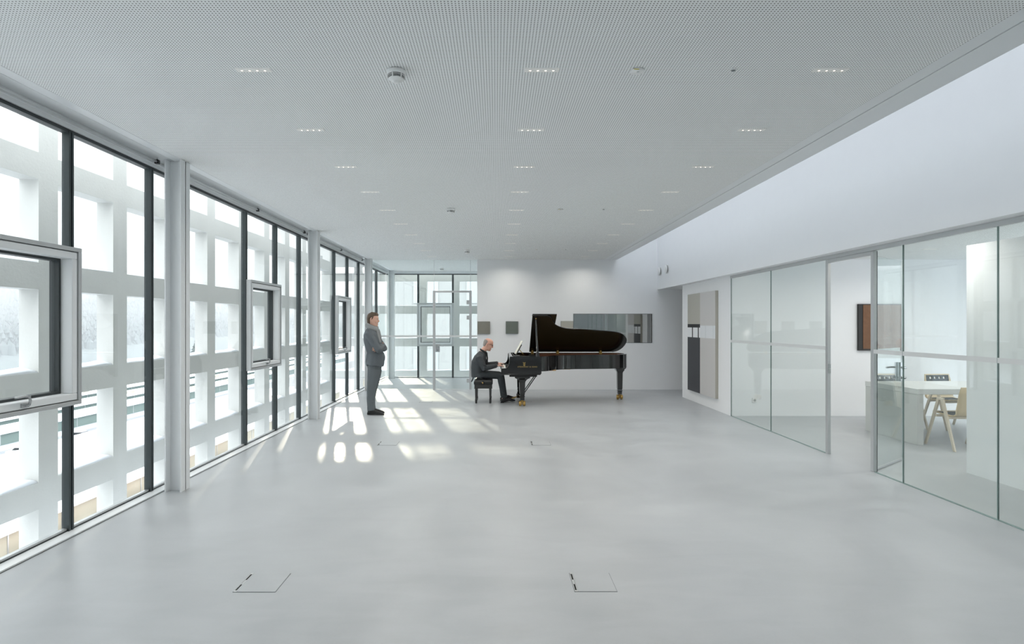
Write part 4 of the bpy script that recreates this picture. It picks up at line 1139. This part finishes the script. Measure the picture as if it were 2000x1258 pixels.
    for s, h0, kn, an, to in legs:
        sh_ = MB()
        hl = Vector((an.x-.045, an.y, .045)); zt = to.z
        sh_.tube([hl, Vector((an.x+.005, an.y, .062)), an.lerp(to, .5)+Vector((0, 0, -.008)), to+Vector((-.035, 0, .004)), to+Vector((.015, 0, .0))], [(.034, .036), (.041, .050), (.042, .040), (.044, .030), (.034, .020)], 16, up=(0, 0, 1))
        sh_.tube([Vector((an.x+.0, an.y, .07)), an+Vector((-.002, 0, .02))], [(.046, .050), (.044, .046)], 14, up=(1, 0, 0))
        for p in sh_.v: p.z = max(p.z, .006)
        so_b = sh_.build('shoe', SHOEL, t)
        MB().box(an.x-.078, an.x-.01, an.y-.034, an.y+.034, 0.0, .028).build('heel', SHOEL, so_b, .006)
pianist()
# ---------------------------------------------------------------- meeting room: table and chairs behind the glass
TABLE = mat('pale_grey_tabletop', (206, 208, 206), .35, var=.03, scale=5)
SLAB = mat('pale_concrete_slab', (196, 198, 195), .7, var=.05, scale=5)
ASH = mat('pale_ash_wood', (206, 196, 178), .45, var=.07, scale=8, stretch=(1, 1, 10))
SHELL = mat('ash_plywood', (196, 180, 150), .4, var=.07, scale=8, stretch=(8, 1, 1))
PADM = mat('charcoal_seat_pad', (70, 76, 78), .85, var=.1, scale=60)
tb = thing('meeting_table', (7.0, 8.09, 0), 'long pale table on slab legs inside the meeting room', 'table')
MB().box(5.62, 8.6, 7.553, 8.62, .678, .752).build('tabletop', TABLE, tb, .004)
MB().box(5.625, 5.71, 7.556, 8.617, 0, .6775).build('slab_leg', SLAB, tb, .004)
MB().box(8.5, 8.585, 7.556, 8.617, 0, .6775).build('slab_leg', SLAB, tb, .004)
def make_chair():
    """faces +y, origin on the floor under the seat centre"""
    t = thing('dining_chair', (0, 0, 0), '', 'chair', 'wooden chairs at the meeting table')
    w = .245
    prof = [(.20, .445, .006), (.13, .440, .0), (.0, .432, .0), (-.12, .428, .0), (-.185, .436, .0), (-.222, .462, .0), (-.240, .51, .0), (-.252, .60, .0), (-.268, .72, .0), (-.282, .815, .0)]
    # shell with four round holes near the top edge, built as a grid
    def P(i, x, off=0):
        y, z, _ = prof[i]
        y0, z0, _ = prof[max(0, i-1)]; y1, z1, _ = prof[min(len(prof)-1, i+1)]
        tx = Vector((0, y1-y0, z1-z0)).normalized(); n = Vector((0, -tx.z, tx.y))*-1
        cv = .02*(x/w)**2 if i > 5 else 0
        return Vector((x, y+cv, z))+n*off
    m = MB(); nx = 9; F = [-.5, .5]
    wd = [.21, .225, .235, .24, .24, .238, .235, .228, .222, .205]
    grid = []
    for off in (0, .012):
        grid.append([[P(i, wd[i]*(-1+2*j/(nx-1)), off) for j in range(nx)] for i in range(len(prof))])
    base = 0
    for a in range(2):
        for i in range(len(prof)):
            m.v += grid[a][i]
    N = nx*len(prof)
    hole = {(8, 1), (8, 3), (8, 4), (8, 6)}
    def id_(a, i, j): return a*N+i*nx+j
    for i in range(len(prof)-1):
        for j in range(nx-1):
            m.f.append([id_(0, i, j), id_(0, i, j+1), id_(0, i+1, j+1), id_(0, i+1, j)]); m.s.append(True)
            m.f.append([id_(1, i, j), id_(1, i+1, j), id_(1, i+1, j+1), id_(1, i, j+1)]); m.s.append(True)
    for i in range(len(prof)-1):
        for j in (0, nx-1): m.f.append([id_(0, i, j), id_(0, i+1, j), id_(1, i+1, j), id_(1, i, j)]); m.s.append(False)
    for j in range(nx-1):
        for i in (0, len(prof)-1): m.f.append([id_(0, i, j), id_(0, i, j+1), id_(1, i, j+1), id_(1, i, j)]); m.s.append(False)
    sh = m.build('shell', SHELL, t)
    cu = MB()
    for x in (-.115, -.038, .038, .115):
        cu.cyl((x, -.34, .755), (x, -.2, .755), .021, 16)
    co_ = cu.build('cutter', SHELL, t); 
    bo = sh.modifiers.new('holes', 'BOOLEAN'); bo.object = co_; bo.operation = 'DIFFERENCE'; bo.solver = 'EXACT'
    dg = bpy.context.evaluated_depsgraph_get(); dg.update()
    me = bpy.data.meshes.new_from_object(sh.evaluated_get(dg), depsgraph=dg); sh.modifiers.clear(); sh.data = me; bpy.data.objects.remove(co_)
    MB().prism([(.195, .447), (.13, .4535), (-.12, .4415), (-.175, .449), (-.175, .441), (-.12, .4295), (.0, .4335), (.19, .4465)], 'x', -.2, .2).build('seat_pad', PADM, sh, .003)
    pd = MB().prism([(-.2205, .50), (-.2335, .60), (-.2485, .715), (-.262, .800), (-.2535, .800), (-.2405, .716), (-.2245, .60), (-.212, .50)], 'x', -.192, .192).build('back_pad', PADM, sh)
    cu = MB()
    for x in (-.115, -.038, .038, .115): cu.cyl((x, -.34, .755), (x, -.2, .755), .021, 16)
    co_ = cu.build('cutter', SHELL, t)
    bo = pd.modifiers.new('holes', 'BOOLEAN'); bo.object = co_; bo.operation = 'DIFFERENCE'; bo.solver = 'EXACT'
    dg = bpy.context.evaluated_depsgraph_get(); dg.update()
    me = bpy.data.meshes.new_from_object(pd.evaluated_get(dg), depsgraph=dg); pd.modifiers.clear(); pd.data = me; bpy.data.objects.remove(co_)
    for s in (-1, 1):
        for yf, yt in ((.24, .03), (-.25, -.03)):
            x = s*.262
            a = Vector((x, yt, .64)); b = Vector((x*1.06, yf, 0)); d = (b-a); 
            l = MB(); q = [Vector((-.013, -.021, 0)), Vector((.013, -.021, 0)), Vector((.013, .021, 0)), Vector((-.013, .021, 0))]
            q2 = [v*.8 for v in q]
            l.loft([[a+v for v in q], [b+v for v in q2]], True, False)
            l.build('leg', ASH, t, .003)
        MB().box(s*.262-.014, s*.262+.014, -.055, .055, .625, .655).build('arm_cap', ASH, t, .004)
    MB().box(-.262, .262, .068, .098, .395, .425).box(-.262, .262, -.13, -.10, .395, .425).build('seat_rail', ASH, t, .003)
    return t
ch = make_chair()
spots = [(6.09, 7.42, 0, 'wooden chair with its back to the hall, near side of the meeting table'),
         (6.30, 8.86, 180, 'wooden chair with dark pad across the table, nearer the open glass door'),
         (7.12, 8.86, 184, 'wooden chair with dark pad across the table, in front of the white wall block'),]
for i, (x, y, a, l) in enumerate(spots):
    c = ch if i == 0 else copy_tree(ch)
    c.location = (x, y, 0); c.rotation_euler = (0, 0, R(a)); c['label'] = l
# ---------------------------------------------------------------- the valley outside, seven storeys below
ro_ = random.Random(11)
SNOWG = mat('snowy_ground', (168, 172, 178), .9, var=.06, scale=.05)
ASPH = mat('wet_asphalt', (112, 116, 120), .7, var=.12, scale=.4)
CREAMW = mat('cream_cladding', (176, 168, 150), .8, var=.03, scale=.5)
GREENW = mat('green_grey_cladding', (110, 126, 121), .7, var=.05, scale=.6)
ROOFS = mat('snow_roof', (232, 235, 240), .8, var=.03, scale=.3)
struct('ground', MB().box(-900, 400, -120, 1100, GZ-1, GZ), SNOWG, 'snow covered valley floor far below the windows', 'ground')
st = MB().box(-82, -69, 30, 330, GZ, GZ+.05).box(-66, -46, 10, 48, GZ, GZ+.06)
struct('road', st, ASPH, 'grey road and yard between the snowy halls', 'road')
def hall(name, x0, x1, y0, y1, h, wm, label, ridge=1.0, lights=0, edge=None):
    t = thing(name, ((x0+x1)/2, (y0+y1)/2, GZ), label, 'hall')
    MB().box(x0, x1, y0, y1, GZ, GZ+h).build('wall', wm, t)
    xm = (x0+x1)/2
    MB().prism([(x1+.4, GZ+h), (xm, GZ+h+ridge), (x0-.4, GZ+h), (x0-.4, GZ+h-.25), (x1+.4, GZ+h-.25)], 'y', y0-.4, y1+.4).build('roof', ROOFS, t)
    w = MB()
    k = int((y1-y0)/6)
    for i in range(k):
        y = y0+2+i*6
        w.box(x1, x1+.06, y, y+.12, GZ+.1, GZ+h-.3)
    if k: w.build('downpipes', ALU, t)
    for i in range(lights):
        y = y0+(i+.5)*(y1-y0)/lights
        m = MB().prism([(x1-3, GZ+h+ridge*.33), (x1-3, GZ+h+ridge*.33+.55), (xm+3, GZ+h+ridge*.9+.5), (xm+3, GZ+h+ridge*.9-.3)], 'y', y-.9, y+.9)
        m.build('rooflight', CREAMW, t)
    return t
hall('factory_hall', -66, -41.5, 22, 150, 3.6, CREAMW, 'long cream factory hall with a snowy roof, nearest below the windows', .9, 9)
hall('factory_hall', -92, -86, 60, 330, 2.2, GREENW, 'low green-grey shed with a snowy roof just beyond the road', .45, 14)
hall('factory_hall', -103, -96, 70, 345, 2.5, GREENW, 'second low green-grey shed behind the first, snow on its roof', .5, 12)
hall('factory_hall', -116, -107, 80, 360, 2.9, GREENW, 'third green-grey shed, furthest before the firs', .55, 10)
hall('factory_hall', -40, -20, 170, 260, 6.0, CREAMW, 'pale hall standing ahead, seen through the second window bay', 1.0, 4)
# pale building added beyond the corridor to keep sun off the right floor
nb = thing('sun_block_building', (6, 36, GZ), 'added pale building beyond the far corridor window, blocking the sun', 'building')
NBW = mat('pale_render', (172, 172, 170), .8, var=.02, scale=.4)
nx0 = -5.35+.26*-2
MB().box(nx0, 16, 32, 46, GZ, 15).build('wall', NBW, nb)
for k in range(7):
    for j in range(6):
        x = nx0+1.2+k*3; z = -14+j*4.2
        f = MB().box(x, x+1.4, 31.94, 32.0, z, z+1.6).build('window', ALU, nb)
MB().box(nx0-.3, 16.3, 31.7, 46.3, 15, 15.3).build('roof', ROOFS, nb)
# cargo trailers with orange and white striped tarps along the near hall
TARP = mat('white_tarp', (226, 224, 220), .6, var=.03); ORG = mat('orange_stripe', (196, 112, 70), .6, var=.08); TYRE = mat('tyre', (30, 31, 32), .8, var=.1)
def trailer(x, y, label):
    t = thing('cargo_trailer', (x, y, GZ), label, 'trailer', 'trailers parked along the cream hall')
    MB().box(x-1.25, x+1.25, y-4.2, y+4.2, GZ+1.0, GZ+1.9).build('body', TARP, t)
    for k in range(7):
        yy = y-3.9+k*1.3
        MB().box(x-1.26, x+1.26, yy-.22, yy+.22, GZ+1.02, GZ+1.93).build('stripe', ORG, t)
    for yy in (-3, -1.9, 2.8):
        for s in (-1, 1):
            MB().cyl((x+s*1.0, y+yy, GZ+.45), (x+s*1.25, y+yy, GZ+.45), .45, 14).build('wheel', TYRE, t)
    MB().box(x-.5, x+.5, y-4, y+4, GZ+.7, GZ+1.0).build('chassis', GASKET, t)
for k in range(6):
    trailer(-39.3, 31+k*10.5, 'striped orange and white trailer, %s along the cream hall' % ['nearest', 'second', 'third', 'fourth', 'fifth', 'furthest'][k])
CARC = [((70, 74, 80), 'dark grey'), ((186, 188, 190), 'silver'), ((44, 46, 52), 'black'), ((150, 60, 52), 'red'), ((206, 206, 204), 'white'), ((84, 98, 116), 'blue-grey')]
def car(x, y, k, label):
    c = mat('car_paint', CARC[k][0], .3, var=.02)
    t = thing('parked_car', (x, y, GZ), label, 'car', 'cars parked in the yard')
    body = [(-2.1, .3), (-2.15, .65), (-2.0, .85), (-1.2, .95), (-.6, 1.42), (.9, 1.45), (1.6, .98), (2.05, .9), (2.15, .6), (2.1, .3)]
    MB().prism([(x+p[0], GZ+.06+p[1]) for p in body], 'y', y-.85, y+.85).build('body', c, t, .06)
    MB().prism([(x-1.0, GZ+1.06), (x-.58, GZ+1.42), (x+.85, GZ+1.44), (x+1.4, GZ+1.06)], 'y', y-.86, y+.86).build('windows', GASKET, t)
    MB().prism([(x-.55, GZ+1.53), (x+.85, GZ+1.56), (x+.8, GZ+1.49), (x-.5, GZ+1.47)], 'y', y-.75, y+.75).build('snow_cover', SNOW, t)
    for dx in (-1.35, 1.35):
        for s in (-1, 1):
            MB().cyl((x+dx, y+s*.65, GZ+.38), (x+dx, y+s*.87, GZ+.38), .32, 12).build('wheel', TYRE, t)
for k in range(8):
    n = ['nearest', 'second', 'third', 'fourth', 'fifth', 'sixth', 'seventh', 'furthest'][k]
    car(-76+(k % 2)*4.6, 66+6.2*k, k % 6, '%s parked car on the road by the halls, %s in the row' % (CARC[k % 6][1], n))
lp = thing('yard_lamp', (-70, 64, GZ), 'slender white lamp mast leaning over the yard road', 'lamp post')
MB().tube([(-68, 62, GZ), (-68, 62, GZ+6), (-68.5, 63, GZ+9), (-70.5, 64, GZ+9.6)], .09, 8).build('mast', TARP, lp)
MB().box(-71.4, -70.2, 63.7, 64.3, GZ+9.5, GZ+9.75).build('lamp_head', TARP, lp)
# forested hills
HILL = mat('winter_forest', (116, 124, 124), .95, var=.14, scale=.05)
def hill(x, y, k=0):
    d = (-x-230)
    if d <= 0: return GZ
    f = min(1, d/330)
    prof = 172*math.exp(-((y-720)/560)**2)+22*math.sin(y*.011+1)+10*math.sin(y*.031)+9*math.sin(x*.02+y*.017)
    return GZ+max(0, f**.85*prof)
hm = MB(); NX, NY = 30, 62; vs = []
for i in range(NX):
    for j in range(NY):
        x = -225-i*24; y = -500+j*36; vs.append((x, y, hill(x, y)-.3))
hm.add(vs, [(i*NY+j, (i+1)*NY+j, (i+1)*NY+j+1, i*NY+j+1) for i in range(NX-1) for j in range(NY-1)], True)
struct('hill', hm, HILL, 'hazy wooded hillside rising behind the halls', 'hill')
h2 = MB(); vs = []
for i in range(12):
    for j in range(40):
        x = -520+j*30; y = 620+i*35; z = GZ+max(0, (i/11)**.8*(70+22*math.sin(x*.012)+8*math.sin(x*.04)))
        vs.append((x, y, z-.3))
h2.add(vs, [(i*40+j, i*40+j+1, (i+1)*40+j+1, (i+1)*40+j) for i in range(11) for j in range(39)], True)
struct('hill_far', h2, HILL, 'low hazy hill at the end of the valley', 'hill')
fr_ = MB()
for k in range(9000):
    x = -245-ro_.random()**1.25*330; y = -x*ro_.uniform(.55, 3.0); z = hill(x, y)
    if z < GZ+2: continue
    h = ro_.uniform(7, 12.5); r = h*ro_.uniform(.2, .27); b = len(fr_.v); ph = ro_.random()*6
    for (zz, rr) in ((-1.5, 1.0), (h*.38, .72), (h*.72, .36)):
        for q in range(7):
            a = 2*math.pi*q/7+ph+zz; w_ = r*rr*ro_.uniform(.78, 1.15); fr_.v.append(Vector((x+w_*math.cos(a), y+w_*math.sin(a), z+zz)))
    fr_.v.append(Vector((x, y, z+h)))
    for l_ in (0, 7):
        for q in range(7): fr_.f.append([b+l_+q, b+l_+(q+1) % 7, b+l_+7+(q+1) % 7, b+l_+7+q]); fr_.s.append(False)
    for q in range(7): fr_.f.append([b+14+q, b+14+(q+1) % 7, b+21]); fr_.s.append(False)
fo = fr_.build('forest', mat('frosted_firs', (116, 124, 124), .95, var=.25, scale=.03)); tag(fo, 'frosted fir forest covering the hazy hillside', 'forest', kind='stuff')
def fir(x, y, h, label):
    t = thing('fir_tree', (x, y, GZ), label, 'tree', 'fir trees beside the halls')
    m = MB(); r0 = h*.24
    for k in range(12):
        z0 = GZ+h*(.08+.072*k); r = r0*(1-k/12.8)**.9; q = []
        ring = [Vector((x+r*(1+.3*(-1)**a+.15*ro_.uniform(-1, 1))*math.cos(2*math.pi*a/14), y+r*(1+.3*(-1)**a+.15*ro_.uniform(-1, 1))*math.sin(2*math.pi*a/14), z0-h*.03*ro_.random())) for a in range(14)]
        top = [Vector((x+.05*math.cos(2*math.pi*a/14), y+.05*math.sin(2*math.pi*a/14), z0+h*.13)) for a in range(14)]
        m.loft([ring, top], True, False)
    m.build('branches', mat('fir_green', (104, 112, 110), .9, var=.2, scale=2), t)
    MB().cyl((x, y, GZ), (x, y, GZ+h*.2), h*.018, 8).build('trunk', mat('bark', (70, 62, 56), .9, var=.2), t)
for x, y, h, l in ((-127, 131, 19, 'tall dark fir tree seen through the nearest casement'), (-127, 118, 14, 'shorter dark fir beside the tall one'), (-127, 156, 14, 'dark fir tree behind the green-grey sheds'),
                   (-127, 240, 16, 'dark fir tree further along the green-grey sheds'), (-18, 120, 17, 'dark fir tree ahead near the pale hall'), (-10, 290, 16, 'distant fir tree ahead of the corridor')):
    fir(x, y, h, l)

# winter haze hanging over the far side of the valley
hz = bpy.data.materials.new('valley_haze'); hz.use_nodes = True; hn = hz.node_tree; hn.nodes.clear()
ho = hn.nodes.new('ShaderNodeOutputMaterial'); hv = hn.nodes.new('ShaderNodeVolumeScatter'); hv.inputs['Density'].default_value = .0058; hv.inputs['Color'].default_value = (.86, .88, .90, 1); hv.inputs['Anisotropy'].default_value = .2
hn.links.new(hv.outputs[0], ho.inputs['Volume'])
hb_ = MB().box(-880, -195, 20, 1090, GZ+.5, 230).build('haze', hz); tag(hb_, 'pale winter haze over the wooded far side of the valley', 'haze', kind='stuff')
# ---------------------------------------------------------------- light, sky, camera
wd = bpy.data.worlds.new('sky'); SC.world = wd; wd.use_nodes = True
nt = wd.node_tree; bg = nt.nodes['Background']
tc = nt.nodes.new('ShaderNodeTexCoord'); se = nt.nodes.new('ShaderNodeSeparateXYZ'); cr = nt.nodes.new('ShaderNodeValToRGB')
nt.links.new(tc.outputs['Generated'], se.inputs[0]); nt.links.new(se.outputs['Z'], cr.inputs[0]); nt.links.new(cr.outputs[0], bg.inputs['Color'])
e = cr.color_ramp.elements
for p_, c_ in ((0.0, (.31, .322, .338)), (.22, (.37, .383, .40)), (.5, (.72, .745, .775)), (1.0, (1.35, 1.40, 1.47))):
    q_ = e[0] if p_ == 0 else e[1] if p_ == 1 else cr.color_ramp.elements.new(p_)
    q_.color = (*c_, 1); q_.position = p_
bg.inputs['Strength'].default_value = .93

sl = bpy.data.lights.new('sun', 'SUN'); sl.energy = .85; sl.angle = R(.9); sl.color = (1.0, .88, .68)
so_ = bpy.data.objects.new('sun', sl); COL.objects.link(so_)
so_.rotation_euler = Vector((.272, -1, -.310)).to_track_quat('-Z', 'Y').to_euler()

LW = 1.05
al = bpy.data.lights.new('lamp_glow', 'AREA'); al.shape = 'RECTANGLE'; al.size = .18; al.size_y = .03; al.energy = LW; al.color = (1.0, .95, .88); al.spread = R(150)
for x, y in LAMPS:
    o = bpy.data.objects.new('lamp_glow', al); COL.objects.link(o); o.location = (x, y, ZC-.012)

al2 = bpy.data.lights.new('room_fill_glow', 'AREA'); al2.shape = 'RECTANGLE'; al2.size = .18; al2.size_y = .05; al2.energy = 2.3; al2.color = (1.0, .96, .9); al2.spread = R(160)  # light of the added meeting room lamps
for x, y in FILL_LAMPS:
    o = bpy.data.objects.new('room_fill_glow', al2); COL.objects.link(o); o.location = (x, y, 2.748)

cam = bpy.data.cameras.new('camera'); co = bpy.data.objects.new('camera', cam); COL.objects.link(co)
co.location = (0, 0, 1.62); co.rotation_euler = (R(90), 0, 0)
cam.sensor_width = 36; cam.lens = 36*1105/2000; cam.shift_x = 31/2000; cam.shift_y = 4/2000; cam.clip_start = .05; cam.clip_end = 3000
SC.camera = co
SC.view_settings.view_transform = 'Standard'; SC.view_settings.look = 'None'; SC.view_settings.gamma = 1; SC.view_settings.use_curve_mapping = False
SC.view_settings.exposure = 2.36
cy = SC.cycles
cy.use_denoising = True
cy.max_bounces = 12; cy.diffuse_bounces = 7; cy.glossy_bounces = 6; cy.transparent_max_bounces = 40; cy.transmission_bounces = 4
cy.sample_clamp_indirect = 6; cy.caustics_reflective = True; cy.caustics_refractive = False
cy.use_light_tree = True
cy.volume_bounces = 2
